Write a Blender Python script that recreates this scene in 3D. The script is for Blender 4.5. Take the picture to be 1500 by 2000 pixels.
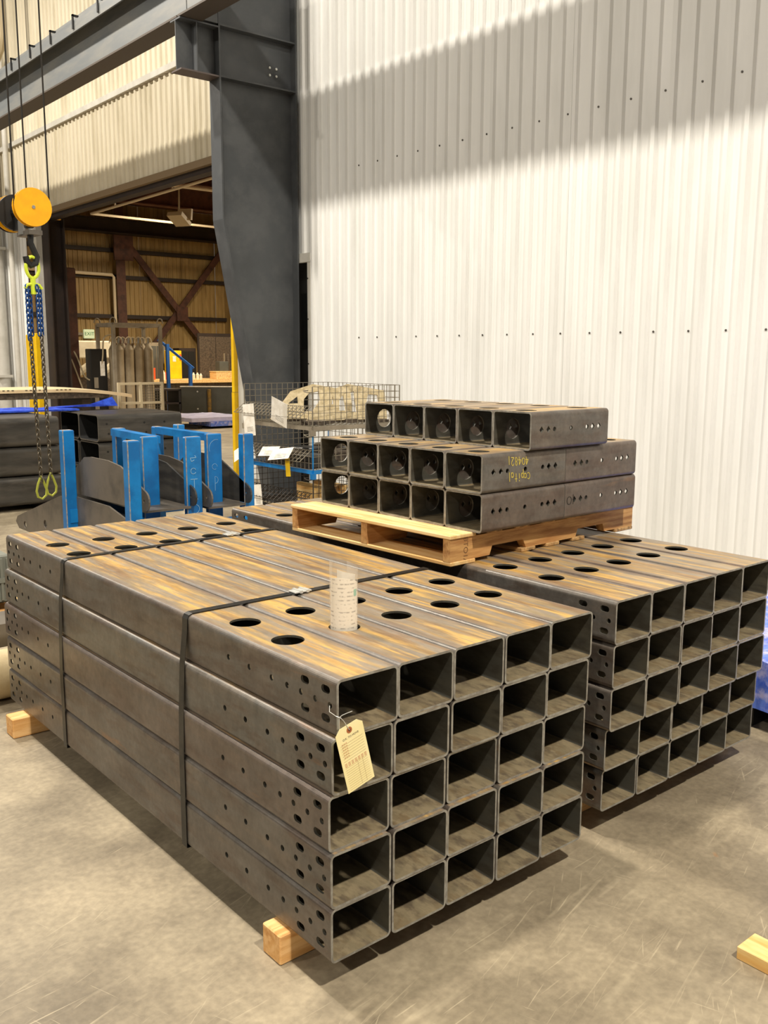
import bpy, bmesh, math, random
from mathutils import Vector, Matrix
random.seed(7)
for _o in list(bpy.data.objects): bpy.data.objects.remove(_o)
SC = bpy.context.scene
COL = SC.collection

# ------------------------------------------------------------------ camera
F_PX, YAW, PITCH, ROLL = 1824.1, 0.6968, 0.1657, 0.0040
CAM = Vector((-1.302, -1.760, 1.643))
fw = Vector((math.sin(YAW)*math.cos(PITCH), math.cos(YAW)*math.cos(PITCH), -math.sin(PITCH)))
rt = Vector((math.cos(YAW), -math.sin(YAW), 0)); up = rt.cross(fw)
r2 = rt*math.cos(ROLL)+up*math.sin(ROLL); u2 = up*math.cos(ROLL)-rt*math.sin(ROLL)
cd = bpy.data.cameras.new('camera'); cam = bpy.data.objects.new('camera', cd); COL.objects.link(cam)
cd.sensor_fit = 'VERTICAL'; cd.sensor_height = 24.0; cd.lens = F_PX/2000*24.0; cd.clip_end = 200; cd.clip_start = .02
M = Matrix((r2, u2, -fw)).transposed().to_4x4(); M.translation = CAM; cam.matrix_world = M
SC.camera = cam

# ------------------------------------------------------------------ world, lamps, exposure
W = bpy.data.worlds.new('world'); SC.world = W; W.use_nodes = True
W.node_tree.nodes['Background'].inputs[0].default_value = (1.0, .93, .83, 1)
W.node_tree.nodes['Background'].inputs[1].default_value = .165  # even ambient fill standing in for bounce off the unbuilt roof and walls
SC.view_settings.view_transform = 'Standard'; SC.view_settings.look = 'None'
SC.view_settings.exposure = 0.0; SC.view_settings.gamma = 1.0; SC.view_settings.use_curve_mapping = False

def lamp(name, loc, power, col, size=.5, target=None):
    l = bpy.data.lights.new(name, 'AREA'); l.shape = 'DISK'; l.size = size; l.energy = power; l.color = col
    o = bpy.data.objects.new(name, l); COL.objects.link(o); o.location = loc
    if target is not None:
        o.rotation_euler = (Vector(target)-Vector(loc)).to_track_quat('-Z', 'Y').to_euler()
    return o
HB = (1.0, .92, .80)
for i, y in enumerate((-5.0, 1.5, 8.0, 14.5)):               # high-bay row over the hall
    lamp('high_bay_lamp', (0.0, y, 9.2), (1180, 400, 700, 780)[i], HB, .42)
for i, y in enumerate((-5.0, 3.0, 11.0)):                    # second row on the far side of the hall
    lamp('high_bay_lamp', (-9.5, y, 9.2), 380, HB, .42, (3, y*.6, 2))
lamp('side_bay_fill', (11.0, 13.6, 5.5), 300, (1.0, .84, .60), .5)  # added fill lights that brighten the side bay, no fixtures at these spots
lamp('side_bay_fill', (10.9, 20.9, 5.4), 360, (1.0, .84, .60), .5)
lamp('side_bay_fill', (14.0, 18.6, 5.4), 360, (1.0, .84, .60), .5)

# ------------------------------------------------------------------ materials
def lin(c):
    return tuple((v/255/12.92 if v/255 <= .04045 else ((v/255+.055)/1.055)**2.4) for v in c)+(1,)
MATS = {}
def mat(name, col, rough=.6, metal=0.0, noise=None, bump=0, spec=.5, emit=None, alpha=1.0, stretch=(1,1,1), scale=8, detail=6, rand=True, sharp=(.35,.65), bscale=None):
    """col: sRGB 0-255; noise: list of further sRGB colours blended by noise"""
    if name in MATS: return MATS[name]
    m = bpy.data.materials.new(name); m.use_nodes = True; nt = m.node_tree; n = nt.nodes; L = nt.links
    b = n['Principled BSDF']; b.inputs['Roughness'].default_value = rough; b.inputs['Metallic'].default_value = metal
    b.inputs['Specular IOR Level'].default_value = spec; b.inputs['Base Color'].default_value = lin(col); b.inputs['Alpha'].default_value = alpha
    if emit:
        b.inputs['Emission Color'].default_value = lin(emit[0]); b.inputs['Emission Strength'].default_value = emit[1]
    if noise or bump:
        tc = n.new('ShaderNodeTexCoord'); mp = n.new('ShaderNodeMapping'); mp.inputs['Scale'].default_value = stretch
        vec = tc.outputs['Object']
        if rand:
            oi = n.new('ShaderNodeObjectInfo'); ad = n.new('ShaderNodeVectorMath'); ad.operation = 'ADD'
            mu = n.new('ShaderNodeMath'); mu.operation = 'MULTIPLY'; mu.inputs[1].default_value = 37.0
            L.new(oi.outputs['Random'], mu.inputs[0]); L.new(vec, ad.inputs[0]); L.new(mu.outputs[0], ad.inputs[1]); vec = ad.outputs[0]
        L.new(vec, mp.inputs['Vector'])
        cur = None
        for i, c in enumerate(noise or []):
            t = n.new('ShaderNodeTexNoise'); t.inputs['Scale'].default_value = scale*(1+.9*i); t.inputs['Detail'].default_value = detail
            t.inputs['Roughness'].default_value = .62
            of = n.new('ShaderNodeVectorMath'); of.operation = 'ADD'; of.inputs[1].default_value = (i*5.3, i*3.1, i*7.7)
            L.new(mp.outputs[0], of.inputs[0]); L.new(of.outputs[0], t.inputs['Vector'])
            r = n.new('ShaderNodeMapRange'); r.inputs[1].default_value = sharp[0]; r.inputs[2].default_value = sharp[1]; r.interpolation_type = 'SMOOTHSTEP'
            L.new(t.outputs['Fac'], r.inputs[0])
            mx = n.new('ShaderNodeMix'); mx.data_type = 'RGBA'; L.new(r.outputs[0], mx.inputs['Factor'])
            if cur is None: mx.inputs['A'].default_value = lin(col)
            else: L.new(cur, mx.inputs['A'])
            mx.inputs['B'].default_value = lin(c); cur = mx.outputs['Result']
        if cur is not None: L.new(cur, b.inputs['Base Color'])
        if bump:
            t = n.new('ShaderNodeTexNoise'); t.inputs['Scale'].default_value = bscale or scale*3; t.inputs['Detail'].default_value = 5
            L.new(mp.outputs[0], t.inputs['Vector']); bp = n.new('ShaderNodeBump'); bp.inputs['Strength'].default_value = bump; bp.inputs['Distance'].default_value = .004
            L.new(t.outputs['Fac'], bp.inputs['Height']); L.new(bp.outputs[0], b.inputs['Normal'])
    MATS[name] = m; return m

def floor_material():
    m = mat('concrete', (152,140,117), rough=.5, noise=[(133,121,99),(172,158,132),(118,107,88)], scale=1.1, detail=10, rand=False, sharp=(.38,.74), bump=.12, bscale=60)
    nt = m.node_tree; n = nt.nodes; L = nt.links; b = n['Principled BSDF']
    base = b.inputs['Base Color'].links[0].from_socket
    tc = n.new('ShaderNodeTexCoord')
    cur = base
    # fine speckle
    sp = n.new('ShaderNodeTexNoise'); sp.inputs['Scale'].default_value = 45; sp.inputs['Detail'].default_value = 6; L.new(tc.outputs['Object'], sp.inputs['Vector'])
    rr = n.new('ShaderNodeMapRange'); rr.inputs[1].default_value = .35; rr.inputs[2].default_value = .7; rr.inputs[3].default_value = .86; rr.inputs[4].default_value = 1.12; L.new(sp.outputs['Fac'], rr.inputs[0])
    vm = n.new('ShaderNodeVectorMath'); vm.operation = 'SCALE'; L.new(cur, vm.inputs[0]); L.new(rr.outputs[0], vm.inputs['Scale']); cur = vm.outputs[0]
    # pale drag scratches in a few directions, broken up by a mask
    mk = n.new('ShaderNodeTexNoise'); mk.inputs['Scale'].default_value = 1.7; mk.inputs['Detail'].default_value = 4; L.new(tc.outputs['Object'], mk.inputs['Vector'])
    mr = n.new('ShaderNodeMapRange'); mr.inputs[1].default_value = .42; mr.inputs[2].default_value = .60; mr.inputs[3].default_value = .06; L.new(mk.outputs['Fac'], mr.inputs[0])
    for k, (ang, sx, sy, lo, hi) in enumerate([(1.50,110,3.0,.665,.73),(1.25,140,4,.675,.74),(.95,120,4.5,.69,.75),(-.35,140,5,.70,.75),(1.30,80,1.4,.675,.75),(1.42,20,3.0,.62,.80)]):
        mp = n.new('ShaderNodeMapping'); mp.inputs['Rotation'].default_value = (0,0,ang); L.new(tc.outputs['Object'], mp.inputs['Vector'])
        m2 = n.new('ShaderNodeMapping'); m2.inputs['Scale'].default_value = (sx, sy, 1); m2.inputs['Location'].default_value = (k*3.7, k*1.9, k*2.3); L.new(mp.outputs[0], m2.inputs['Vector'])
        t = n.new('ShaderNodeTexNoise'); t.inputs['Scale'].default_value = 1.0; t.inputs['Detail'].default_value = 2.5; t.inputs['Distortion'].default_value = .3; L.new(m2.outputs[0], t.inputs['Vector'])
        r = n.new('ShaderNodeMapRange'); r.inputs[1].default_value = lo; r.inputs[2].default_value = hi; r.inputs[4].default_value = .40; L.new(t.outputs['Fac'], r.inputs[0])
        mm_ = n.new('ShaderNodeMath'); mm_.operation = 'MULTIPLY'; L.new(r.outputs[0], mm_.inputs[0]); L.new(mr.outputs[0], mm_.inputs[1])
        mx = n.new('ShaderNodeMix'); mx.data_type = 'RGBA'; L.new(mm_.outputs[0], mx.inputs['Factor']); L.new(cur, mx.inputs['A']); mx.inputs['B'].default_value = lin((214,199,168)); cur = mx.outputs['Result']
    # a few oily and rusty spots
    for k, (c, sc, lo, hi) in enumerate([((98,88,72), 2.3, .70, .78), ((168,112,58), 5.1, .76, .80)]):
        t = n.new('ShaderNodeTexNoise'); t.inputs['Scale'].default_value = sc; t.inputs['Detail'].default_value = 3
        m2 = n.new('ShaderNodeMapping'); m2.inputs['Location'].default_value = (11+k*4, 3.3, 1); L.new(tc.outputs['Object'], m2.inputs['Vector']); L.new(m2.outputs[0], t.inputs['Vector'])
        r = n.new('ShaderNodeMapRange'); r.inputs[1].default_value = lo; r.inputs[2].default_value = hi; r.inputs[4].default_value = .55; L.new(t.outputs['Fac'], r.inputs[0])
        mx = n.new('ShaderNodeMix'); mx.data_type = 'RGBA'; L.new(r.outputs[0], mx.inputs['Factor']); L.new(cur, mx.inputs['A']); mx.inputs['B'].default_value = lin(c); cur = mx.outputs['Result']
    L.new(cur, b.inputs['Base Color'])
    return m

M_FLOOR = floor_material()
def side_material():
    m=mat('mill_scale_side', (99,96,90), rough=.38, metal=.32, noise=[(112,104,93),(90,80,71),(104,103,98)], stretch=(3,1,4.5), scale=2.0, detail=11, sharp=(.44,.64), bump=.07, bscale=24)
    nt=m.node_tree; n=nt.nodes; L=nt.links; b=n['Principled BSDF']; cur=b.inputs['Base Color'].links[0].from_socket
    oi=n.new('ShaderNodeObjectInfo'); r=n.new('ShaderNodeMapRange'); r.inputs[3].default_value=0; r.inputs[4].default_value=.55; L.new(oi.outputs['Random'],r.inputs[0])
    mx=n.new('ShaderNodeMix'); mx.data_type='RGBA'; L.new(r.outputs[0],mx.inputs['Factor']); L.new(cur,mx.inputs['A']); mx.inputs['B'].default_value=lin((102,84,74))
    tc=n.new('ShaderNodeTexCoord'); ad=n.new('ShaderNodeVectorMath'); mu=n.new('ShaderNodeMath'); mu.operation='MULTIPLY'; mu.inputs[1].default_value=91; L.new(oi.outputs['Random'],mu.inputs[0]); L.new(tc.outputs['Object'],ad.inputs[0]); L.new(mu.outputs[0],ad.inputs[1])
    mp=n.new('ShaderNodeMapping'); mp.inputs['Scale'].default_value=(3,1.0,9); L.new(ad.outputs[0],mp.inputs['Vector'])
    t=n.new('ShaderNodeTexNoise'); t.inputs['Scale'].default_value=1.6; t.inputs['Detail'].default_value=7; L.new(mp.outputs[0],t.inputs['Vector'])
    q=n.new('ShaderNodeMapRange'); q.inputs[1].default_value=.66; q.inputs[2].default_value=.76; q.inputs[4].default_value=.75; L.new(t.outputs['Fac'],q.inputs[0])
    m2=n.new('ShaderNodeMix'); m2.data_type='RGBA'; L.new(q.outputs[0],m2.inputs['Factor']); L.new(mx.outputs['Result'],m2.inputs['A']); m2.inputs['B'].default_value=lin((150,104,60)); L.new(m2.outputs['Result'],b.inputs['Base Color'])
    return m
M_SIDE = side_material()
def top_material():
    m=mat('rust_streaked_top', (146,130,102), rough=.42, metal=.12, noise=[(184,142,72),(128,102,76),(200,162,94),(140,128,112)], stretch=(6.5,.5,3), scale=1.5, detail=11, sharp=(.44,.62), bump=.06, bscale=30)
    nt=m.node_tree; n=nt.nodes; L=nt.links; b=n['Principled BSDF']; cur=b.inputs['Base Color'].links[0].from_socket
    tc=n.new('ShaderNodeTexCoord'); sx=n.new('ShaderNodeSeparateXYZ'); L.new(tc.outputs['Object'],sx.inputs[0])
    su=n.new('ShaderNodeMath'); su.operation='SUBTRACT'; su.inputs[1].default_value=.101; L.new(sx.outputs['X'],su.inputs[0])
    ab=n.new('ShaderNodeMath'); ab.operation='ABSOLUTE'; L.new(su.outputs[0],ab.inputs[0])
    t=n.new('ShaderNodeTexNoise'); t.inputs['Scale'].default_value=5; t.inputs['Detail'].default_value=5; L.new(tc.outputs['Object'],t.inputs['Vector'])
    ad=n.new('ShaderNodeMath'); ad.operation='MULTIPLY_ADD'; ad.inputs[1].default_value=.05; L.new(t.outputs['Fac'],ad.inputs[0]); L.new(ab.outputs[0],ad.inputs[2])
    r=n.new('ShaderNodeMapRange'); r.inputs[1].default_value=.088; r.inputs[2].default_value=.112; r.inputs[4].default_value=.8; L.new(ad.outputs[0],r.inputs[0])
    mx=n.new('ShaderNodeMix'); mx.data_type='RGBA'; L.new(r.outputs[0],mx.inputs['Factor']); L.new(cur,mx.inputs['A']); mx.inputs['B'].default_value=lin((126,112,100)); L.new(mx.outputs['Result'],b.inputs['Base Color'])
    return m
M_TOP = top_material()
def speckle(m, amt=.16, sc=55, stretch=(1,.5,1)):
    nt=m.node_tree; n=nt.nodes; L=nt.links; b=n['Principled BSDF']; cur=b.inputs['Base Color'].links[0].from_socket
    tc=n.new('ShaderNodeTexCoord'); oi=n.new('ShaderNodeObjectInfo'); ad=n.new('ShaderNodeVectorMath'); mu=n.new('ShaderNodeMath'); mu.operation='MULTIPLY'; mu.inputs[1].default_value=53; L.new(oi.outputs['Random'],mu.inputs[0]); L.new(tc.outputs['Object'],ad.inputs[0]); L.new(mu.outputs[0],ad.inputs[1])
    mp=n.new('ShaderNodeMapping'); mp.inputs['Scale'].default_value=stretch; L.new(ad.outputs[0],mp.inputs['Vector'])
    for k,(s_,a_) in enumerate(((sc,amt),(sc*.22,amt*1.2))):
        t=n.new('ShaderNodeTexNoise'); t.inputs['Scale'].default_value=s_; t.inputs['Detail'].default_value=6; t.inputs['Roughness'].default_value=.7; L.new(mp.outputs[0],t.inputs['Vector'])
        r=n.new('ShaderNodeMapRange'); r.inputs[1].default_value=.32; r.inputs[2].default_value=.68; r.inputs[3].default_value=1-a_; r.inputs[4].default_value=1+a_; L.new(t.outputs['Fac'],r.inputs[0])
        v=n.new('ShaderNodeVectorMath'); v.operation='SCALE'; L.new(cur,v.inputs[0]); L.new(r.outputs[0],v.inputs['Scale']); cur=v.outputs[0]
    L.new(cur,b.inputs['Base Color'])
speckle(M_SIDE,.17,60,(1,.7,.6)); speckle(M_TOP,.15,70,(1,.22,1))
M_IN = mat('tube_inside', (74,73,66), rough=.6, metal=.1, noise=[(86,82,70),(60,56,48)], stretch=(4,1.4,4), scale=3, detail=8, sharp=(.42,.66))  # darkened to deepen the shade on inner walls and in the holes
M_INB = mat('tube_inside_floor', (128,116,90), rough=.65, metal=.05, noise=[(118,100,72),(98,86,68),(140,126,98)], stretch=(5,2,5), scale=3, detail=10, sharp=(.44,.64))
M_CUT = mat('cut_steel_edge', (164,162,154), rough=.42, metal=.3, noise=[(130,126,118)], scale=30)
M_STRAP = mat('black_strap', (32,32,32), rough=.38, metal=.4, noise=[(52,50,46)], scale=20)
M_SEAL = mat('galvanised_seal', (214,214,208), rough=.32, metal=.4)
M_LUM = mat('fir_lumber', (222,168,100), rough=.65, noise=[(198,136,72),(236,190,128)], stretch=(1,9,9), scale=3, detail=8, sharp=(.38,.66))
M_LUMY = mat('fir_lumber_y', (236,190,112), rough=.65, noise=[(222,164,88),(244,212,146)], stretch=(9,1,9), scale=2, detail=8, sharp=(.38,.66))
M_PAL = mat('pallet_board_new', (226,186,122), rough=.7, noise=[(206,156,90),(238,206,150)], stretch=(12,1,12), scale=1.6, detail=8, sharp=(.4,.66))
M_PALX = mat('pallet_stringer', (188,136,78), rough=.75, noise=[(150,102,56),(206,160,100)], stretch=(1,10,10), scale=2, detail=8, sharp=(.38,.66))
M_PALD = mat('pallet_board_worn', (170,132,84), rough=.75, noise=[(120,92,58),(196,158,104)], stretch=(12,1,12), scale=1.8, detail=8, sharp=(.4,.64))
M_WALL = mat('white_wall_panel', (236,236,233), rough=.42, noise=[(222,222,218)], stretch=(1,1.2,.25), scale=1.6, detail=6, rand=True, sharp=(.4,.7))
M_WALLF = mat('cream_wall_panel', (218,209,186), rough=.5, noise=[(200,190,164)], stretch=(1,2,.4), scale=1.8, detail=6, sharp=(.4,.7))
M_TRIM = mat('wall_trim', (206,203,194), rough=.5, noise=[(190,186,176)], scale=3)
M_SCREW = mat('screw', (90,86,80), rough=.5, metal=.6)
M_GREY = mat('grey_steel_paint', (72,75,78), rough=.5, noise=[(64,66,68),(84,86,88)], scale=1.5, sharp=(.4,.7))
M_GIRD = mat('girder_paint', (112,116,118), rough=.5, noise=[(96,100,104),(128,128,124)], stretch=(1,.4,2), scale=1.4, sharp=(.4,.68))
M_BROWN = mat('red_oxide_steel', (82,50,38), rough=.6, noise=[(62,38,30),(94,58,44)], scale=3)
M_BROWND = mat('dark_steel', (48,36,30), rough=.6, noise=[(36,28,24)], scale=3)
M_TANW = mat('tan_wall_panel', (160,132,82), rough=.55, noise=[(136,110,66),(176,148,96)], stretch=(2,1,.3), scale=1.4, sharp=(.38,.68))
M_ROOF = mat('side_bay_roof', (132,84,60), rough=.7, noise=[(104,66,48)], scale=1.2)
M_BLUE = mat('blue_paint', (8,118,190), rough=.42, noise=[(20,132,204),(10,104,172)], scale=3)
M_BLUEW = mat('blue_paint_worn_edge', (150,118,92), rough=.6, noise=[(70,140,190),(176,160,140)], scale=24)
M_BLACKT = mat('dark_mill_tube', (74,72,68), rough=.36, metal=.3, noise=[(58,56,53),(90,86,80)], stretch=(.6,4,3), scale=2, sharp=(.4,.68))
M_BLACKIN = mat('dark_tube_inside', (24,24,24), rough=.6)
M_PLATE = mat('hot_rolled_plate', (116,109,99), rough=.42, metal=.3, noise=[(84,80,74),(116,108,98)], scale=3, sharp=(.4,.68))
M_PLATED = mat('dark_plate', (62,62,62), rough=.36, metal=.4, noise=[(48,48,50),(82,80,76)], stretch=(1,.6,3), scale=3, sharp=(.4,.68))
M_YEL = mat('safety_yellow', (250,206,10), rough=.45, noise=[(236,188,8)], scale=4)
M_ORY = mat('hoist_yellow', (255,188,10), rough=.42, noise=[(255,176,10)], scale=9)
M_BLK = mat('black', (22,22,22), rough=.5)
M_ROPE = mat('wire_rope', (40,36,30), rough=.5, metal=.5)
M_CHR = mat('chrome', (190,190,185), rough=.25, metal=.8)
M_LIME = mat('lime_coating', (216,234,60), rough=.4)
M_CHB = mat('blue_chain', (22,72,138), rough=.38, metal=.3)
M_CHS = mat('steel_chain', (110,102,88), rough=.35, metal=.75)
M_LIMD = mat('weathered_lime', (172,176,70), rough=.45, metal=.2)
M_WIRE = mat('basket_wire', (132,124,108), rough=.45, metal=.3)
M_WIRED = mat('basket_wire_dark', (66,60,54), rough=.5, metal=.4)
M_PAPER = mat('paper', (248,243,232), rough=.8, noise=[(226,218,202)], scale=12)
M_TAG = mat('manila_tag', (255,243,188), rough=.75, noise=[(252,238,176)], scale=10)
M_TAGY = mat('yellow_tag', (250,206,20), rough=.6)
M_INK = mat('ink', (112,100,84), rough=.8)
M_INKR = mat('red_ink', (206,150,110), rough=.8)
M_RING = mat('tag_ring', (176,104,60), rough=.7)
M_CLEAR = mat('clear_plastic', (236,228,214), rough=.12, alpha=.13)
M_TARP = mat('blue_tarp', (24,60,190), rough=.4, noise=[(18,46,160),(50,92,220)], scale=6)
M_FILM = mat('blue_film', (104,136,232), rough=.2, noise=[(74,104,222),(190,190,240)], scale=5, sharp=(.45,.62), bump=.8, bscale=14)
M_FILMP = mat('pale_film', (206,204,236), rough=.25, noise=[(190,190,226)], scale=5, bump=.4, bscale=12)
M_CREAM = mat('cream_fabric', (226,206,164), rough=.8, noise=[(214,192,148)], scale=14, bump=.2)
M_CAST = mat('torch_cut_plate', (196,178,138), rough=.8, noise=[(164,146,108),(212,196,160)], scale=10)
M_SCRAP = mat('scrap_steel', (74,62,52), rough=.7, noise=[(54,46,40),(96,84,70)], scale=14)
M_CHALKY = mat('yellow_chalk', (226,206,96), rough=.9)
M_CHALKW = mat('white_chalk', (150,196,226), rough=.9)
M_STEN = mat('black_stencil', (46,42,38), rough=.8)
M_WHITE = mat('white_paint', (236,228,206), rough=.55, noise=[(222,212,188)], scale=6)
M_CYL = mat('gas_cylinder_tan', (182,166,138), rough=.5, noise=[(164,148,120)], scale=4)
M_FRAME = mat('cage_frame', (150,140,122), rough=.55, noise=[(130,120,104)], scale=5)
M_FENCE = mat('fence_frame', (206,192,160), rough=.55)
M_GPAN = mat('grey_panel', (86,88,84), rough=.6, noise=[(76,78,74)], scale=2)
M_ORANGE = mat('orange_plastic', (230,84,34), rough=.5)
M_HRB = mat('handrail_blue', (34,96,176), rough=.5)
M_EXIT = mat('exit_face', (226,240,196), rough=.6, emit=((226,240,196), .35))
M_GRN = mat('exit_green', (40,120,60), rough=.6)
M_BIN = mat('grey_bin', (120,122,112), rough=.6)
M_PIPE = mat('conduit', (176,160,128), rough=.5)
M_PIPEW = mat('sprinkler_pipe', (226,210,180), rough=.5)
M_DARKIN = mat('doorway_shade', (46,46,44), rough=.6)

# ------------------------------------------------------------------ mesh helpers
class MB:
    def __init__(s): s.v=[]; s.f=[]; s.m=[]
    def add(s, vs, fs, mi=0):
        o=len(s.v); s.v += [tuple(v) for v in vs]; s.f += [tuple(i+o for i in f) for f in fs]; s.m += [mi]*len(fs); return s
    def box(s, a, b, mi=0):
        x0,y0,z0=a; x1,y1,z1=b
        return s.add([(x0,y0,z0),(x1,y0,z0),(x1,y1,z0),(x0,y1,z0),(x0,y0,z1),(x1,y0,z1),(x1,y1,z1),(x0,y1,z1)],
              [(0,3,2,1),(4,5,6,7),(0,1,5,4),(1,2,6,5),(2,3,7,6),(3,0,4,7)], mi)
    def bev(s, a, b, r, mi=0):          # box with chamfered vertical and horizontal edges
        x0,y0,z0=a; x1,y1,z1=b; vs=[]; 
        for z,i in ((z0,r),(z0+r,0),(z1-r,0),(z1,r)):
            q=r if i==0 else r
            pts=[(x0+i+ (r if i==0 else r*.4),y0+i),(x1-i-(r if i==0 else r*.4),y0+i),(x1-i,y0+i+(r if i==0 else r*.4)),(x1-i,y1-i-(r if i==0 else r*.4)),(x1-i-(r if i==0 else r*.4),y1-i),(x0+i+(r if i==0 else r*.4),y1-i),(x0+i,y1-i-(r if i==0 else r*.4)),(x0+i,y0+i+(r if i==0 else r*.4))]
            vs += [(p[0],p[1],z) for p in pts]
        fs=[tuple(range(7,-1,-1)), tuple(range(24,32))]
        for k in range(3):
            for j in range(8): fs.append((k*8+j,k*8+(j+1)%8,(k+1)*8+(j+1)%8,(k+1)*8+j))
        return s.add(vs,fs,mi)
    def obox(s, c, ax, ay, az, mi=0):    # oriented box: centre and three half vectors
        c=Vector(c); ax=Vector(ax); ay=Vector(ay); az=Vector(az)
        vs=[c+i*ax+j*ay+k*az for k in (-1,1) for (i,j) in ((-1,-1),(1,-1),(1,1),(-1,1))]
        return s.add(vs,[(0,3,2,1),(4,5,6,7),(0,1,5,4),(1,2,6,5),(2,3,7,6),(3,0,4,7)],mi)
    def bar(s, p, q, w, h, upv=(0,0,1), mi=0):
        p=Vector(p); q=Vector(q); d=(q-p); u=Vector(upv); x=d.cross(u)
        if x.length<1e-6: x=d.cross(Vector((1,0,0)))
        x.normalize(); z=x.cross(d).normalized()
        return s.obox((p+q)/2, d/2, x*(w/2), z*(h/2), mi)
    def cyl(s, p, q, r, n=12, mi=0, r2=None, cap=True):
        p=Vector(p); q=Vector(q); d=(q-p).normalized(); a=d.orthogonal().normalized(); b=d.cross(a); r2=r if r2 is None else r2
        vs=[p+a*(r*math.cos(2*math.pi*i/n))+b*(r*math.sin(2*math.pi*i/n)) for i in range(n)]+[q+a*(r2*math.cos(2*math.pi*i/n))+b*(r2*math.sin(2*math.pi*i/n)) for i in range(n)]
        fs=[(i,(i+1)%n,n+(i+1)%n,n+i) for i in range(n)]
        if cap: fs += [tuple(range(n-1,-1,-1)), tuple(range(n,2*n))]
        return s.add(vs,fs,mi)
    def tube(s, pts, r, n=8, mi=0, closed=False):
        pts=[Vector(p) for p in pts]; N=len(pts); rings=[]; a=None
        for i,p in enumerate(pts):
            if closed: d=(pts[(i+1)%N]-pts[i-1]).normalized()
            else: d=(pts[min(i+1,N-1)]-pts[max(i-1,0)]).normalized()
            if a is None: a=d.orthogonal().normalized()
            else: a=(a-d*a.dot(d)).normalized()
            b=d.cross(a); rings.append([p+a*(r*math.cos(2*math.pi*k/n))+b*(r*math.sin(2*math.pi*k/n)) for k in range(n)])
        vs=[v for g in rings for v in g]; fs=[]
        for i in range(N if closed else N-1):
            j=(i+1)%N
            for k in range(n): fs.append((i*n+k,i*n+(k+1)%n,j*n+(k+1)%n,j*n+k))
        if not closed: fs += [tuple(range(n-1,-1,-1)), tuple(range((N-1)*n,N*n))]
        return s.add(vs,fs,mi)
    def prism(s, poly, o, ex, ey, en, mi=0):   # 2D poly in (ex,ey) from o, extruded by en (thickness)
        o=Vector(o); ex=Vector(ex); ey=Vector(ey); en=Vector(en); n=len(poly)
        vs=[o+ex*p[0]+ey*p[1] for p in poly]+[o+ex*p[0]+ey*p[1]+en for p in poly]
        fs=[tuple(range(n-1,-1,-1)),tuple(range(n,2*n))]+[(i,(i+1)%n,n+(i+1)%n,n+i) for i in range(n)]
        return s.add(vs,fs,mi)
    def mesh(s, name, mats):
        me=bpy.data.meshes.new(name); me.from_pydata(s.v,[],s.f)
        for m in (mats if isinstance(mats,(list,tuple)) else [mats]): me.materials.append(m)
        me.polygons.foreach_set('material_index', s.m); me.update()
        bm=bmesh.new(); bm.from_mesh(me); bmesh.ops.recalc_face_normals(bm, faces=bm.faces); bm.to_mesh(me); bm.free()
        return me
    def build(s, name, mats, parent=None, loc=None, rz=None, smooth=False):
        me=s.mesh(name,mats)
        if smooth:
            me.polygons.foreach_set('use_smooth',[True]*len(me.polygons)); me.set_sharp_from_angle(angle=math.radians(40))
        return link(name, me, parent, loc, rz)
def link(name, me, parent=None, loc=None, rz=None):
    o=bpy.data.objects.new(name, me); COL.objects.link(o)
    if parent: o.parent=parent
    if loc is not None: o.location=loc
    if rz is not None: o.rotation_euler=(0,0,rz)
    return o
def empty(name, loc=(0,0,0), rz=0):
    o=bpy.data.objects.new(name, None); COL.objects.link(o); o.location=loc; o.rotation_euler=(0,0,rz); o.empty_display_size=.05; return o
def tag(o, label=None, cat=None, group=None, kind=None):
    if label: o['label']=label
    if cat: o['category']=cat
    if group: o['group']=group
    if kind: o['kind']=kind
    return o
def text_mesh(txt, size, m, depth=.0004, align='CENTER'):
    c=bpy.data.curves.new('lettering','FONT'); c.body=txt; c.size=size; c.extrude=depth; c.align_x=align; c.align_y='CENTER'; c.resolution_u=3
    o=bpy.data.objects.new('lettering',c); COL.objects.link(o); dg=bpy.context.evaluated_depsgraph_get(); dg.update()
    me=bpy.data.meshes.new_from_object(o.evaluated_get(dg)); bpy.data.objects.remove(o); bpy.data.curves.remove(c)
    me.materials.clear(); me.materials.append(m); return me
def boolean_cut(me, cutter_mesh):
    a=bpy.data.objects.new('a',me); b=bpy.data.objects.new('b',cutter_mesh); COL.objects.link(a); COL.objects.link(b)
    md=a.modifiers.new('cut','BOOLEAN'); md.operation='DIFFERENCE'; md.solver='EXACT'; md.object=b
    try: md.material_mode='INDEX'
    except Exception: pass
    dg=bpy.context.evaluated_depsgraph_get(); dg.update()
    out=bpy.data.meshes.new_from_object(a.evaluated_get(dg))
    bpy.data.objects.remove(a); bpy.data.objects.remove(b); return out
ORD=['first','second','third','fourth','fifth']

# ================================================================== SETTING
tag(MB().box((-14,-9,-.1),(26,34,0)).build('floor',M_FLOOR),kind='structure')

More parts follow.
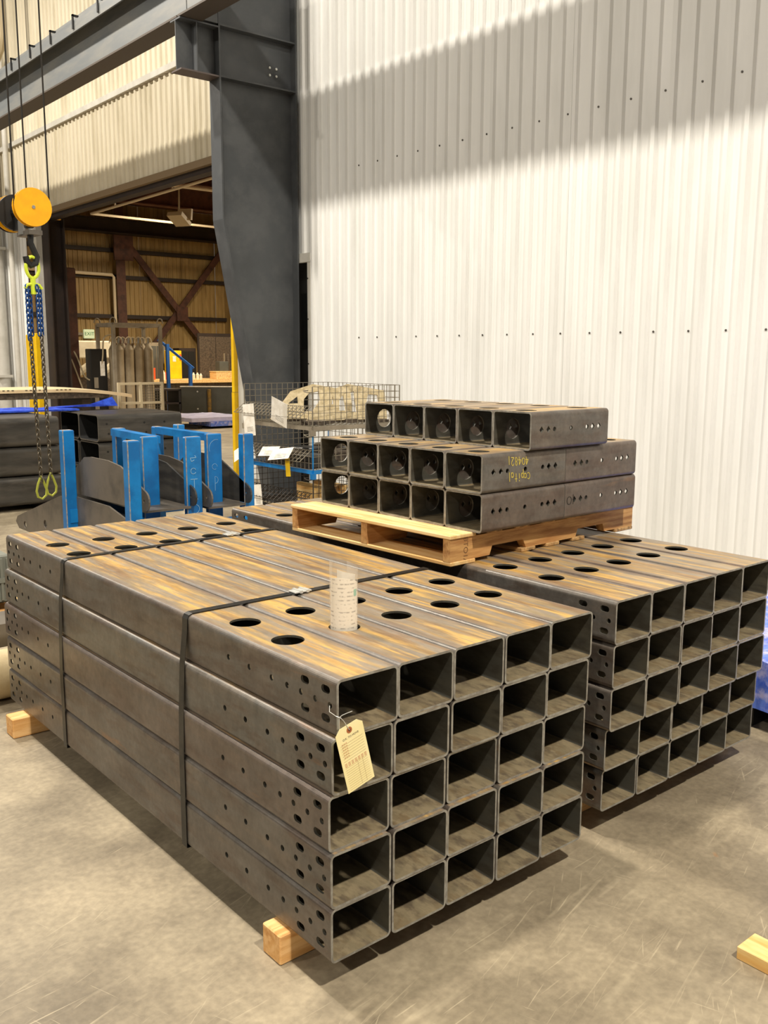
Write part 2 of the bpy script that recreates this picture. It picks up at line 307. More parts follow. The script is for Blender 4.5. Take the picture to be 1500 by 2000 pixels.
PITCHW=.1524
def rib_profile(n, depth=.026):
    pts=[]; y=0
    for i in range(n):
        pts += [(y,0),(y+.082,0),(y+.094,depth),(y+.128,depth),(y+.1404,0)]; y+=PITCHW
    pts.append((y,0)); return pts
def wall_sheet_mesh(name, n, z0, z1, m, thick=.003, sgn=-1):
    # sheet in the YZ plane, ribs towards -X (sgn=-1)
    p=rib_profile(n); mb=MB(); k=len(p)
    vs=[(sgn*d,y,z0) for y,d in p]+[(sgn*d,y,z1) for y,d in p]
    mb.add(vs,[(i,i+1,k+i+1,k+i) for i in range(k-1)])
    mb.add([(sgn*d+thick,y,z0) for y,d in p]+[(sgn*d+thick,y,z1) for y,d in p],[(i+1,i,k+i,k+i+1) for i in range(k-1)])
    return mb.mesh(name,m)
XW=5.0
SHEET=6*PITCHW
wall=tag(empty('wall_right',(XW,0,0)),kind='structure')
me=wall_sheet_mesh('wall_panel',6,.10,7.6,M_WALL)
y=7.07-SHEET
while y>-4:
    link('wall_panel',me,wall,(random.uniform(-.0025,.0025),y+.0,0)); y-=SHEET-.002
me2=wall_sheet_mesh('wall_panel',2,2.76,7.6,M_WALL); link('wall_panel',me2,wall,(0,7.07,0))
me3=wall_sheet_mesh('wall_panel',8,.10,7.6,M_WALL); link('wall_panel',me3,wall,(0,7.37,0))
MB().box((.0,-4,0),(.12,7.05,.10)).build('base_curb',M_BLK,wall)
MB().box((-.03,7.04,.1),(.02,7.10,2.70)).build('door_trim',M_TRIM,wall)
MB().box((-.035,7.04,2.68),(.02,7.42,2.78)).build('door_trim',M_TRIM,wall)
MB().box((-.035,8.50,.0),(.06,8.63,4.05)).build('jamb_trim',M_TRIM,wall)
sc=MB()
for z in (1.835,3.59):
    yy=7.07-SHEET+.04
    while yy>-2:
        sc.cyl((-.001,yy,z),(-.007,yy,z),.0085,6); yy-=2*PITCHW
for z in (1.55,2.05,2.5): sc.cyl((-.03,7.085,z),(-.036,7.085,z),.008,6)
tag(sc.build('wall_screws',M_SCREW,wall),kind='stuff')
door=tag(empty('door_1',(XW+.10,7.05,0)),kind='structure')
MB().box((.0,.0,0),(.05,.42,2.75)).build('door_leaf',M_DARKIN,door)  # dark panel standing in for the unlit interior behind the doorway
MB().box((-.01,.10,1.75),(.0,.13,2.35)).build('window_bar',M_BLK,door)
MB().box((-.01,.10,1.72),(.0,.34,1.75)).build('window_bar',M_BLK,door)
MB().box((-.012,.13,1.75),(-.006,.34,2.35)).build('window_pane',mat('dark_glass',(30,32,32),rough=.1),door)

# far continuation of the wall: header over the opening, far jamb, upper sheets
wf=tag(empty('wall_far',(XW,0,0)),kind='structure')
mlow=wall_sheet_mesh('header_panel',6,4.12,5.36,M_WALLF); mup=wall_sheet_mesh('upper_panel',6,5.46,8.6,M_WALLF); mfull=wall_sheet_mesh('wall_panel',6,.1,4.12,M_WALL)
y=8.6
while y<23:
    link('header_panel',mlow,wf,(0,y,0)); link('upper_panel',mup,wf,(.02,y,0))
    if y>15.3: link('wall_panel',mfull,wf,(0,y+.1,0))
    y+=SHEET-.002
MB().box((-.06,8.6,5.37),(.04,23,5.45)).build('ledge_trim',M_TRIM,wf)
MB().box((-.04,8.6,4.04),(.03,15.4,4.13)).build('header_trim',mat('header_trim_brown',(132,112,84),rough=.6),wf)
MB().box((.03,8.6,3.97),(.16,15.4,4.06)).build('door_track',M_BROWND,wf)
MB().box((.17,8.6,3.99),(.24,15.4,4.12)).build('door_track',M_BROWND,wf)
MB().box((-.05,15.36,0),(.05,15.50,4.1)).build('jamb_trim',M_TRIM,wf)

# side bay beyond the opening
YB=27.0
wb=tag(empty('wall_back',(0,YB,0)),kind='structure')
def wall_sheet_x(name,n,z0,z1,m):
    p=rib_profile(n); k=len(p); mb=MB()
    mb.add([(x,-d,z0) for x,d in p]+[(x,-d,z1) for x,d in p],[(i,i+1,k+i+1,k+i) for i in range(k-1)])
    return mb.mesh(name,m)
ms=wall_sheet_x('wall_panel',6,0,6.3,M_TANW)
x=7.0
while x<19.5: link('wall_panel',ms,wb,(x,random.uniform(-.01,.01),0)); x+=SHEET-.001
for z in (4.87,4.06,2.84): MB().box((7,-.16,z-.06),(15.55,-.03,z+.06)).build('girt',M_BROWND,wb)
tag(MB().box((19.5,8.6,0),(19.7,YB,6.3)).build('wall_light_block',M_TANW),kind='structure')  # unseen wall added to keep ambient light out of the bay
tag(MB().box((5.3,7.9,6.3),(19.7,YB,6.4)).build('ceiling',M_ROOF),kind='structure')
tag(MB().box((5.3,8.3,0),(19.7,8.4,6.4)).build('wall_near_bay',M_TANW),kind='structure')
tag(MB().box((15.56,26.4,0),(16.6,26.98,6.2)).build('trim_1',M_TANW),kind='structure')

# ================================================================== STEEL BUILDING FRAME (things)
col=tag(empty('crane_column',(0,7.336,0)),'dark grey tapered steel column standing against the white wall','column')
def fx(z): return 3.99 if z>=3.07 else 3.99+(3.07-z)*.186
web=[(4.93,0),(4.93,7.5),(3.99,7.5),(3.99,3.07),(fx(0),0)]
MB().prism(web,(0,-.006,0),(1,0,0),(0,0,1),(0,.012,0)).build('web',M_GREY,col)
fl=MB(); zs=[0,3.07,7.5]
for a,b in ((0,3.07),(3.07,7.5)):
    fl.add([(fx(a)-.012,-.104,a),(fx(a)+.006,-.104,a),(fx(a)+.006,.104,a),(fx(a)-.012,.104,a),(fx(b)-.012,-.104,b),(fx(b)+.006,-.104,b),(fx(b)+.006,.104,b),(fx(b)-.012,.104,b)],
       [(0,3,2,1),(4,5,6,7),(0,1,5,4),(1,2,6,5),(2,3,7,6),(3,0,4,7)])
fl.build('inner_flange',M_GREY,col)
MB().box((4.93,-.104,0),(4.95,.104,7.5)).build('outer_flange',M_GREY,col)
for z in (4.50,5.0): MB().box((3.998,-.10,z-.008),(4.929,-.007,z+.008)).build('stiffener',M_GREY,col)
for (bx,bz) in ((4.655,4.72),(4.74,4.72),(4.655,4.645),(4.74,4.645)):
    MB().cyl((bx,-.006,bz),(bx,-.020,bz),.014,6).build('bolt',M_SEAL,col)
MB().box((4.45,-.3,0),(5.0,.3,.03)).build('base_plate',M_GREY,col)
br=empty('bracket',(0,0,0)); br.parent=col
MB().box((3.54,-.104,4.965),(3.976,.104,4.98)).build('top_flange',M_GREY,br)
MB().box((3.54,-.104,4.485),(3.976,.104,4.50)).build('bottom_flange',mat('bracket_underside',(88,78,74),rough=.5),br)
MB().box((3.54,-.006,4.50),(3.976,.006,4.965)).build('bracket_web',M_GREY,br)
MB().box((3.72,-.104,4.50),(3.732,-.006,4.965)).build('stiffener',M_GREY,br)
MB().box((3.80,-.11,5.0),(3.97,.11,7.5)).build('crane_stub_post',M_GREY,col)

gd=tag(empty('crane_runway_girder',(3.66,0,4.98)),'long grey runway girder with clipped rail under the upper wall','girder')
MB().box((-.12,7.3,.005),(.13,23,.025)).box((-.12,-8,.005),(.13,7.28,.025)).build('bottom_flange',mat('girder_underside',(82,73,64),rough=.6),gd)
MB().box((-.008,7.3,.025),(.008,23,.56)).box((-.008,-8,.025),(.008,7.28,.56)).build('girder_web',M_GIRD,gd)
MB().box((-.16,7.3,.56),(.17,23,.585)).box((-.16,-8,.56),(.17,7.28,.585)).build('top_flange',M_GIRD,gd)
MB().box((-.16,7.3,.46),(-.145,23,.56)).box((-.16,-8,.46),(-.145,7.28,.56)).build('channel_lip',M_GIRD,gd)
MB().box((-.03,7.3,.585),(.03,23,.72)).box((-.03,-8,.585),(.03,7.28,.72)).build('crane_rail',M_GIRD,gd)
y=7.6
while y<22:
    mb=MB().box((-.178,y,.49),(-.162,y+.03,.65)).box((-.178,y,.63),(-.10,y+.03,.65)); mb.build('rail_clip',M_BLK,gd); y+=.72
del y
# conduits high on the far wall
for k,(yy,dz) in enumerate(((15.3,0),(16.3,.25))):
    pts=[(4.55,yy,8.2),(4.55,yy,6.95+dz),(4.55,yy+.1,6.75+dz),(4.55,yy+.35,6.62+dz),(4.55,yy+4,6.6+dz)]
    o=MB().tube(pts,.055,8).build('conduit',M_PIPE,smooth=True)
    tag(o,['curved tan conduit high on far wall, lower bend','curved tan conduit high on far wall, upper bend'][k],'conduit','conduits on the far wall')
pp=empty('downpipe',(4.78,17.05,0)); tag(pp,'wide pale vertical downpipe on far left wall','pipe')
MB().cyl((0,0,0),(0,0,8),.13,14).build('pipe_run',M_TRIM,pp,smooth=True)
for z in (1.2,3.6): MB().box((-.15,-.16,z),(.14,.16,z+.05)).build('pipe_clamp',M_TRIM,pp)
tag(MB().cyl((4.84,16.35,0),(4.84,16.35,8),.05,10).build('downpipe',M_TRIM,smooth=True),'thin pale vertical pipe beside the wide downpipe','pipe')
yl=tag(empty('yellow_guard',(4.86,15.35,0)),'tall yellow bollard guard at far side of bay opening','guard')
MB().bev((-.02,.02,0),(.08,.22,2.02),.01).build('guard_face',M_YEL,yl); MB().bev((-.02,.30,0),(.08,.52,2.0),.01).build('guard_face',M_YEL,yl)
yr=tag(empty('yellow_guard',(4.95,8.64,0)),'narrow yellow corner guard beside the grey column','guard')
MB().box((-.035,.0,1.18),(.02,.06,2.42)).build('guard_face',M_YEL,yr); MB().box((-.04,-.002,0),(.02,.062,1.175)).build('guard_face',M_YEL,yr)

dc=tag(empty('jamb_column',(5.2,15.2,0)),'dark brown steel column at far jamb of the opening','column')
MB().box((-.15,-.16,0),(-.13,.16,4.0)).build('flange',M_BROWND,dc); MB().box((.13,-.16,0),(.15,.16,4.0)).build('flange',M_BROWND,dc); MB().box((-.13,-.008,0),(.13,.008,4.0)).build('web',M_BROWND,dc)
bp=tag(empty('door_post',(5.60,15.55,0)),'slim red brown post with short arm inside the opening','post')
MB().box((-.08,-.08,0),(.08,.08,3.2)).build('post',M_BROWN,bp); MB().box((-.35,-.05,3.14),(.08,.05,3.22)).build('arm',M_BROWN,bp)

# side-bay frame
def steel(name,label,cat,parts,m,group=None):
    t=empty(name,(0,0,0))
    for nm,mb in parts: mb.build(nm,m,t)
    return tag(t,label,cat,group)
steel('wall_column','red brown wall column beside exit sign in side bay','column',
  [('flange',MB().box((11.50,26.58,0),(11.80,26.60,6.2))),('web',MB().box((11.64,26.60,0),(11.66,26.82,6.2))),('gusset',MB().box((11.42,26.50,4.55),(12.05,26.57,5.5)))],M_BROWN)
steel('cross_brace','diagonal brown X brace across side bay back wall','brace',
  [('brace_arm',MB().bar((11.95,26.66,5.05),(15.3,26.66,1.15),.2,.06,(0,1,0))),('brace_arm',MB().bar((15.50,26.74,5.25),(12.1,26.74,1.15),.2,.06,(0,1,0))),('centre_plate',MB().box((13.55,26.60,2.75),(13.95,26.62,3.2)))],M_BROWN)
steel('eave_beam','deep dark beam along top of side bay back wall','beam',
  [('web',MB().box((7,26.3,5.33),(19,26.34,5.70))),('top_flange',MB().box((7,26.15,5.70),(19,26.5,5.73))),('bottom_flange',MB().box((7,26.15,5.30),(19,26.5,5.33)))],M_BROWND)
for k,yy in enumerate((12.5,16.0,19.5,23.0)):
    steel('roof_beam',['nearest brown roof beam crossing the side bay','second brown roof beam crossing the side bay','third brown roof beam crossing the side bay','fourth brown roof beam, nearest the side bay back wall'][k],'beam',
      [('web',MB().box((5.4,yy,5.75),(19,yy+.03,6.25))),('bottom_flange',MB().box((5.4,yy-.12,5.72),(19,yy+.15,5.75)))],M_BROWN,'roof beams of the side bay')
sp=tag(empty('sprinkler_pipe',(0,0,0)),'pale angled sprinkler pipe hung under side bay roof','pipe')
MB().tube([(8.74,15.0,5.2),(8.86,22.1,5.2),(14.5,22.3,5.2)],.032,8).build('pipe_run',M_PIPEW,sp)
for (a,b) in ((8.77,17.5),(8.83,20.6)): MB().cyl((a,b,5.2),(a,b,5.72),.018,6).build('hanger',M_PIPEW,sp)
tag(MB().tube([(8.6,18.2,5.42),(13,18.1,5.42)],.04,8).build('sprinkler_pipe',M_PIPEW),'short straight pale pipe under side bay roof','pipe')
ld=tag(empty('floodlight',(9.63,18.87,4.8)),'boxy floodlight hanging from side bay roof','lamp')
MB().obox((0,0,0),(.17,.10,-.10),(-.10,.17,0),(.02,.012,.045)).build('housing',M_PIPE,ld)
MB().obox((.17,.02,.12),(.02,.014,.13),(-.10,.15,0),(.03,.02,0)).build('visor',M_PIPE,ld)
MB().cyl((0,.0,.04),(.1,.1,1.5),.02,6).build('stem',M_PIPE,ld)
ex=tag(empty('exit_sign',(10.65,26.92,2.28)),'small lit EXIT sign on side bay back wall','sign')
MB().bev((-.17,-.05,-.14),(.17,.03,.14),.015).build('sign_box',M_EXIT,ex)
e_=link('lettering',text_mesh('EXIT',.15,M_GRN),ex,(0,-.055,0)); e_.rotation_euler=(math.pi/2,0,0)
MB().box((-.50,-.02,-.04),(-.18,.02,.04)).build('arm',M_FRAME,ex)
cp=tag(empty('wall_conduit',(0,0,0)),'pale conduit turning down back wall beside brown column','conduit')
MB().tube([(7.6,26.7,4.15),(11.40,26.7,4.10),(11.46,26.7,4.03),(11.46,26.7,2.6)],.05,8).build('pipe_run',M_PIPEW,cp)

# ================================================================== SIDE BAY CONTENTS
# gas cylinder cage
gc=tag(empty('cylinder_cage',(6.2,15.1,0)),'grey steel cage holding gas cylinders in the opening','cage')
cx,cy=.95,.72
for (px,py) in ((0,0),(cx,0),(0,cy),(cx,cy)): MB().box((px-.03,py-.03,0),(px+.03,py+.03,2.2)).build('post',M_FRAME,gc)
for z in (.12,2.2):
    for (a,b) in (((0,0),(cx,0)),((0,cy),(cx,cy)),((0,0),(0,cy)),((cx,0),(cx,cy))):
        MB().bar((a[0],a[1],z),(b[0],b[1],z),.05,.07).build('rail',M_FRAME,gc)
for (px,py) in ((.0,0),(cx,0),(0,cy)):
    pts=[(px+.06*math.cos(t),py,2.24+.09*math.sin(t)) for t in [i*math.pi/8 for i in range(9)]]
    MB().tube(pts,.012,6).build('lifting_eye',M_FRAME,gc)
n=0
for i in range(4):
    for j in range(2):
        c=empty('gas_cylinder',(6.38+i*.2,15.28+j*.26,.16))
        MB().cyl((0,0,0),(0,0,1.58),.088,12).cyl((0,0,1.58),(0,0,1.70),.088,12,r2=.03).build('cylinder_body',M_CYL,c,smooth=True)
        MB().cyl((0,0,1.70),(0,0,1.80),.025,8).build('valve',M_CHR,c)
        pts=[(.075*math.cos(t),0,1.70+.12*math.sin(t)) for t in [k*math.pi/8 for k in range(9)]]
        MB().tube(pts,.010,6).build('guard_loop',M_PIPEW,c)
        tag(c,'tan gas cylinder in %s row of cage, %s from the left'%(['front','rear'][j],ORD[i]),'cylinder','gas cylinders in the cage')
# control box beside the cage
cb=tag(empty('control_cabinet',(6.02,15.42,0)),'dark control cabinet with white notice left of gas cage','cabinet')
MB().bev((-.2,-.12,.1),(.12,.12,1.75),.01).build('cabinet_body',M_BLK,cb); MB().box((-.02,-.125,1.25),(.07,-.121,1.52)).build('notice',M_PAPER,cb)
MB().box((-.15,-.13,.62),(-.07,-.121,.95)).build('panel',M_FRAME,cb); MB().box((-.15,-.13,1.02),(-.07,-.121,1.22)).build('panel',M_FRAME,cb)
hs=[((5.45,15.6,2.0),(5.62,15.45,1.6),(5.75,15.4,1.22),(5.95,15.35,1.20),(6.05,15.3,1.55),(6.1,15.3,1.95),(6.3,15.3,2.02)),((5.35,15.5,1.95),(5.5,15.5,1.65),(5.62,15.4,1.2),(5.7,15.35,.9))]
for k,h in enumerate(hs):
    pts=[]
    H=[Vector(v) for v in h]
    for i in range(len(H)-1):
        p0=H[max(i-1,0)];p1=H[i];p2=H[i+1];p3=H[min(i+2,len(H)-1)]
        for t in (0,.25,.5,.75):
            pts.append(.5*((2*p1)+(p2-p0)*t+(2*p0-5*p1+4*p2-p3)*t*t+(3*p1-p0-3*p2+p3)*t**3))
    pts.append(H[-1])
    tag(MB().tube(pts,.016,6).build('hose',M_PIPE),['looping pale hose between brown post and gas cage','short pale hose hanging beside jamb column'][k],'hose')
# white sheet-covered machine far left of bay
wm=tag(empty('covered_machine',(8.6,22.3,0)),'low machine with white wrapped pipes behind brown post','machine')
MB().bev((-1.1,-.3,1.55),(.6,.3,2.0),.03).build('white_hood',M_WHITE,wm)
MB().bev((-1.1,-.35,0),(.6,.35,1.05),.03).build('machine_bed',M_SCRAP,wm)
for k in range(5): MB().cyl((-1.05+.32*k,-.4,1.15+.05*(k%2)),(-.75+.32*k,-.45,1.36-.06*(k%2)),.10,8).build('wrapped_pipe',M_WHITE,wm,smooth=True)
for k in (-1.0,.5): MB().box((k-.04,-.25,1.05),(k+.04,-.17,1.56)).build('support',M_FRAME,wm)
# pale gate frame with mesh
fr=tag(empty('mesh_gate',(4.87,12.0,0)),'pale tubular gate frame with mesh panel behind dark tubes','gate')
gx=.72
for xx in (0,gx*.5,gx): MB().box((xx-.02,-.02,0),(xx+.02,.02,1.22)).build('gate_post',M_FENCE,fr)
for zz in (1.20,.90,.62,.1): MB().box((0,-.018,zz-.018),(gx,.018,zz+.018)).build('gate_rail',M_FENCE,fr)
mm=MB()
for i in range(1,9): mm.bar((gx*.5+i*.04,0,.1),(gx*.5+i*.04,0,1.2),.006,.006)
for i in range(26): mm.bar((gx*.5,0,.12+i*.042),(gx,0,.12+i*.042),.006,.006)
tag(mm.build('mesh_panel',M_WIRE,fr),kind='stuff')
# bench and things at the back
bn=tag(empty('work_bench',(11.9,22.9,0)),'long wooden topped bench at back of side bay','bench')
MB().box((-1.6,-.55,.86),(2.4,1.0,.95)).build('bench_top',M_PAL,bn)
MB().box((-1.5,-.45,.70),(2.3,.40,.86)).build('apron',M_SCRAP,bn)
for xx in (-1.5,.3,2.2):
    for yy in (-.45,.35): MB().box((xx-.05,yy-.05,0),(xx+.05,yy+.05,.70)).build('leg',M_SCRAP,bn)
gp=tag(empty('grey_screen',(10.2,20.1,0)),'large flat grey panel standing before the bench','panel')
MB().obox((.75,-.62,.46),(.75,-.62,0),(.02,.024,0),(0,0,.38)).build('screen_face',M_GPAN,gp)
MB().obox((.75,-.62,.845),(.77,-.64,0),(.03,.036,0),(0,0,.012)).build('top_cap',M_PAPER,gp)
for t in (.22,): 
    for z in (.72,.28): MB().cyl((.30*1,-.25-.035,z),(.29,-.25-.05,z),.022,8).build('bolt',M_SEAL,gp)
MB().cyl((.52,-.50,.08),(.52,-.50,.78),.05,10).build('yellow_pole',mat('worn_yellow_pole',(150,118,50),rough=.7,noise=[(110,92,60)],scale=12),gp)
for t in (.1,1.4): MB().obox((t,-t*.83,.04),(.03,-.025,0),(.06,.07,0),(0,0,.04)).build('foot',M_BLK,gp)
rk=tag(empty('dark_shelf',(9.0,19.6,0)),'dark low shelf left of the grey panel','shelf')
for z in (.12,.45,.78): MB().box((-.6,-.3,z),(.75,.3,z+.04)).build('shelf_board',M_BROWND,rk)
for xx in (-.6,.7): MB().box((xx,-.3,0),(xx+.06,.3,.8)).build('upright',M_BLK,rk)
hr=tag(empty('blue_handrail',(10.44,21.3,.95)),'sloping blue handrail on two posts at the bench','handrail')
MB().bar((-.10,.30,1.10),(.58,-.36,.34),.06,.06).build('rail',M_HRB,hr); MB().box((.02,.05,-.95),(.10,.13,.98)).build('post',M_HRB,hr); MB().box((.46,-.36,-.95),(.54,-.28,.40)).build('post',M_HRB,hr)
yc=tag(empty('yellow_cabinet',(11.75,23.55,.95)),'yellow safety cabinet on the side bay bench','cabinet')
MB().bev((-.2,-.12,0),(.24,.12,.82),.01).build('cabinet_body',M_YEL,yc); MB().box((-.05,-.126,.5),(.05,-.121,.66)).build('notice',M_PAPER,yc); MB().box((.17,-.14,.55),(.22,-.121,.72)).build('latch',M_ORANGE,yc)
ob=[('grey_locker','plain grey green locker behind the blue handrail','locker',(11.45,24.15,0),(-.28,-.2,.28,.2),2.0,M_FRAME,M_GPAN),
    ('dark_locker','dark locker right of the yellow cabinet','locker',(12.55,24.3,0),(-.28,-.2,.28,.2),1.85,M_BROWND,M_BLK),
    ('steel_backboard','tall dark steel board at right end of bench','board',(13.45,24.0,0),(-.62,-.03,.6,.03),2.3,M_BROWND,M_SCRAP)]
for nm,lb,ct,lo,(a,b,c,d),h,m1,m2 in ob:
    t=tag(empty(nm,lo),lb,ct); MB().bev((a,b,0),(c,d,h),.01).build('body',m1,t); MB().box((a+.05,b-.012,.1),((a+c)/2-.01,b-.001,h-.1)).build('door_leaf',m2,t); MB().box(((a+c)/2+.01,b-.012,.1),(c-.05,b-.001,h-.1)).build('door_leaf',m2,t)
small=[('orange_box','orange box at left end of the bench','box',(10.62,22.82),(.17,.10,.30),M_ORANGE),
       ('orange_container','small orange container behind white bottle on bench','container',(11.14,22.86),(.10,.08,.18),M_ORANGE),
       ('wooden_crate','pale wooden crate at right end of the bench','crate',(12.95,22.6),(.40,.2,.20),M_PAL)]
for nm,lb,ct,(sx,sy),(w,d,h),m in small:
    t=tag(empty(nm,(sx,sy,.95)),lb,ct); MB().bev((-w,-d,0),(w,d,h),.008).build('body',m,t); MB().bev((-w*1.02,-d*1.02,h),(w*1.02,d*1.02,h+.03),.005).build('lid',m,t)
for k,(sx,sy,h,r) in enumerate(((10.98,22.62,.26,.055),(11.86,22.50,.20,.045),(11.97,22.47,.20,.045),(12.06,22.44,.18,.04))):
    t=tag(empty('white_bottle',(sx,sy,.95)),['white bottle on bench beside the sloping handrail','left white bottle of three beside yellow cabinet','middle white bottle of three beside yellow cabinet','right white bottle of three beside yellow cabinet'][k],'bottle','white bottles on the bench')
    MB().cyl((0,0,0),(0,0,h*.7),r,10).cyl((0,0,h*.7),(0,0,h*.88),r,10,r2=r*.4).build('bottle_body',M_WHITE,t,smooth=True); MB().cyl((0,0,h*.88),(0,0,h),r*.45,8).build('cap',M_PAPER,t)
vs_=tag(empty('bench_machine',(13.05,22.75,1.18)),'small dark machine with levers on crate at bench','machine')
MB().bev((-.25,-.12,0),(.05,.15,.28),.01).build('body',M_GPAN,vs_); MB().cyl((.1,0,0),(.1,0,.5),.05,8).build('spindle',M_SCRAP,vs_); MB().cyl((.22,0,.0),(.2,0,.62),.04,8).build('spindle',M_SCRAP,vs_); MB().cyl((-.05,-.05,.28),(-.05,-.05,.52),.02,6).build('lever',M_CHR,vs_)
# blue wrapped flat pack on bay floor
def wavy_slab(x0,y0,x1,y1,z0,z1,n,amp,seed):
    rnd=random.Random(seed); vs=[]; fs=[]; mb=MB(); N=n+1
    for i in range(N):
        for j in range(N):
            e=1 if 0<i<n and 0<j<n else .35
            vs.append((x0+(x1-x0)*i/n+rnd.uniform(-.01,.01),y0+(y1-y0)*j/n+rnd.uniform(-.01,.01),z1+rnd.uniform(-amp,amp)*e-(0 if e==1 else amp)))
    for i in range(n):
        for j in range(n): fs.append((i*N+j,(i+1)*N+j,(i+1)*N+j+1,i*N+j+1))
    ring=[i*N for i in range(N)]+[n*N+j for j in range(1,N)]+[i*N+n for i in range(n-1,-1,-1)]+[j for j in range(n-1,0,-1)]
    b=len(vs); 
    for r in ring: vs.append((vs[r][0],vs[r][1],z0))
    K=len(ring)
    for k in range(K): fs.append((ring[k],ring[(k+1)%K],b+(k+1)%K,b+k))
    fs.append(tuple(range(b,b+K))); return mb.add(vs,fs)
bw=tag(empty('wrapped_pack',(9.55,17.8,0)),'low pack wrapped in pale and blue film on bay floor','bundle')
wavy_slab(-.75,-.8,.75,.95,.16,.26,8,.012,3).build('pale_top',M_FILMP,bw); wavy_slab(-.3,-.85,.8,.2,.05,.165,6,.012,4).build('blue_wrap',M_FILM,bw)
for xx in (-.5,.5): MB().box((xx-.05,-.7,0),(xx+.05,.8,.06)).build('runner',M_BLK,bw)
# small far hook block
sb=tag(empty('far_hook_block',(7.35,20.7,4.68)),'small distant yellow hook block in side bay','hoist')
MB().cyl((0,-.06,0),(0,.06,0),.17,18).build('sheave',M_ORY,sb,smooth=True); MB().cyl((-.1,0,.2),(-.1,0,1.62),.010,5).build('wire_rope',M_ROPE,sb); MB().cyl((.1,0,.2),(.1,0,1.62),.010,5).build('wire_rope',M_ROPE,sb); MB().box((-.05,-.05,-.4),(.05,.05,-.2)).build('shank',M_BLK,sb)

# ================================================================== HALL, MIDDLE DISTANCE
# long stack of profiled sheets with pale top
ps=tag(empty('sheet_stack',(2.6,11.5,0)),'long pale topped sheet stack on stands behind dark tubes','sheets')
pf=[]; L0=-1.6; L1=2.25
top=MB(); nseg=22
for i in range(nseg):
    t0=i/nseg; t1=(i+1)/nseg
    def zz(t): return 1.155-.0-.10*max(0,(t-.72)/.28)**2
    xa=L0+(L1-L0)*t0; xb=L0+(L1-L0)*t1; yb0=.95-.75*max(0,(t0-.72)/.28)**2; yb1=.95-.75*max(0,(t1-.72)/.28)**2
    top.add([(xa,0,zz(t0)-.045),(xb,0,zz(t1)-.045),(xb,yb1,zz(t1)-.03),(xa,yb0,zz(t0)-.03),(xa,0,zz(t0)),(xb,0,zz(t1)),(xb,yb1,zz(t1)+.01),(xa,yb0,zz(t0)+.01)],[(0,3,2,1),(4,5,6,7),(0,1,5,4),(1,2,6,5),(2,3,7,6),(3,0,4,7)])
top.build('top_sheet',mat('pale_sheet',(236,214,176),rough=.6,noise=[(224,198,156)],scale=2),ps)
fe=MB()
for i in range(46): 
    xa=L0+.1+i*.062
    if i%7<5: fe.box((xa,-.004,1.142),(xa+.03,0,1.154))
tag(fe.build('edge_print',mat('edge_print',(84,76,62),rough=.8),ps),kind='stuff')
MB().box((L0,.02,1.02),(1.9,.85,1.105)).build('sheet_pack',M_SCRAP,ps)
for xx in (-1.2,.2,1.5): MB().box((xx,.05,0),(xx+.12,.8,1.02)).build('stand',M_BROWND,ps)
# dark large tubes: two stacks end to end, three rows of two
def big_tube_mesh(L,w,h,r=.05,t=.013):
    mb=MB()
    def prof(ins):
        pts=[]; rr=max(r-ins,.004)
        for (cx_,cz_,a0) in ((w-ins-rr,ins+rr,-90),(w-ins-rr,h-ins-rr,0),(ins+rr,h-ins-rr,90),(ins+rr,ins+rr,180)):
            for k in range(6):
                a=math.radians(a0+k*18); pts.append((cx_+rr*math.cos(a),cz_+rr*math.sin(a)))
        return pts
    o=prof(0); i=prof(t); n=len(o)
    vs=[(0,p[0],p[1]) for p in o]+[(L,p[0],p[1]) for p in o]+[(0,p[0],p[1]) for p in i]+[(L,p[0],p[1]) for p in i]
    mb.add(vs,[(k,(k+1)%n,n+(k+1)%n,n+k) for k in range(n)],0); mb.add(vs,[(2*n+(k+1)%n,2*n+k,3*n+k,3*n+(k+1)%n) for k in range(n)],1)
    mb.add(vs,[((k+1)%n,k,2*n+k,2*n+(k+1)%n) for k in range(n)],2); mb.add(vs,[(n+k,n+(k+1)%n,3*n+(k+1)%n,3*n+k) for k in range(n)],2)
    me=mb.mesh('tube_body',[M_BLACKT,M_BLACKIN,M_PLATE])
    return me
RN=['bottom','middle','top']
bmL=big_tube_mesh(2.6,.54,.303); bmR=big_tube_mesh(1.02,.54,.303)
holes=MB()
for xx in (.10,.55,.80): holes.cyl((xx,-.002,.20),(xx,.004,.20),.013,8); holes.cyl((xx+.02,-.002,.09),(xx+.02,.004,.09),.013,8)
hmR=holes.mesh('bolt_hole',M_BLK)
h2=MB()
for xx in (.7,1.2,1.85): h2.cyl((xx,-.002,.20),(xx,.004,.20),.013,8); h2.cyl((xx+.02,-.002,.09),(xx+.02,.004,.09),.013,8)
hmL=h2.mesh('bolt_hole',M_BLK)
for r in range(3):
    for c in range(2):
        z=.06+r*.311
        for side in (0,1):
            loc=((-.12 if side==0 else 2.915)+random.uniform(-.015,.015),8.2+c*.56+.01*(r%2),z)
            t=empty('dark_steel_tube',loc); link('tube_body',bmL if side==0 else bmR,t)
            if c==0: link('bolt_holes',hmL if side==0 else hmR,t)
            tag(t,'large dark tube, %s row, %s, of %s'%(RN[r],['near side','far side'][c],['long stack at left edge behind hoist chain','short stack showing open ends behind blue rack']  [side]),'tube','dark tubes behind the blue rack')
for k,(xa,xb) in enumerate(((.2,2.3),(3.0,3.8))):
    for q,xx in enumerate((xa,xb)):
        tag(MB().bev((xx-.05,8.18,0),(xx+.05,9.32,.058),.004).build('bearer',M_BROWND),'dark bearer under %s, %s end'%(['long dark tube stack','short dark tube stack'][k],['left','right'][q]),'bearer','bearers under dark tubes')
tp=tag(empty('blue_tarp',(0,0,0)),'crumpled blue tarp draped on top of dark tubes','tarp')
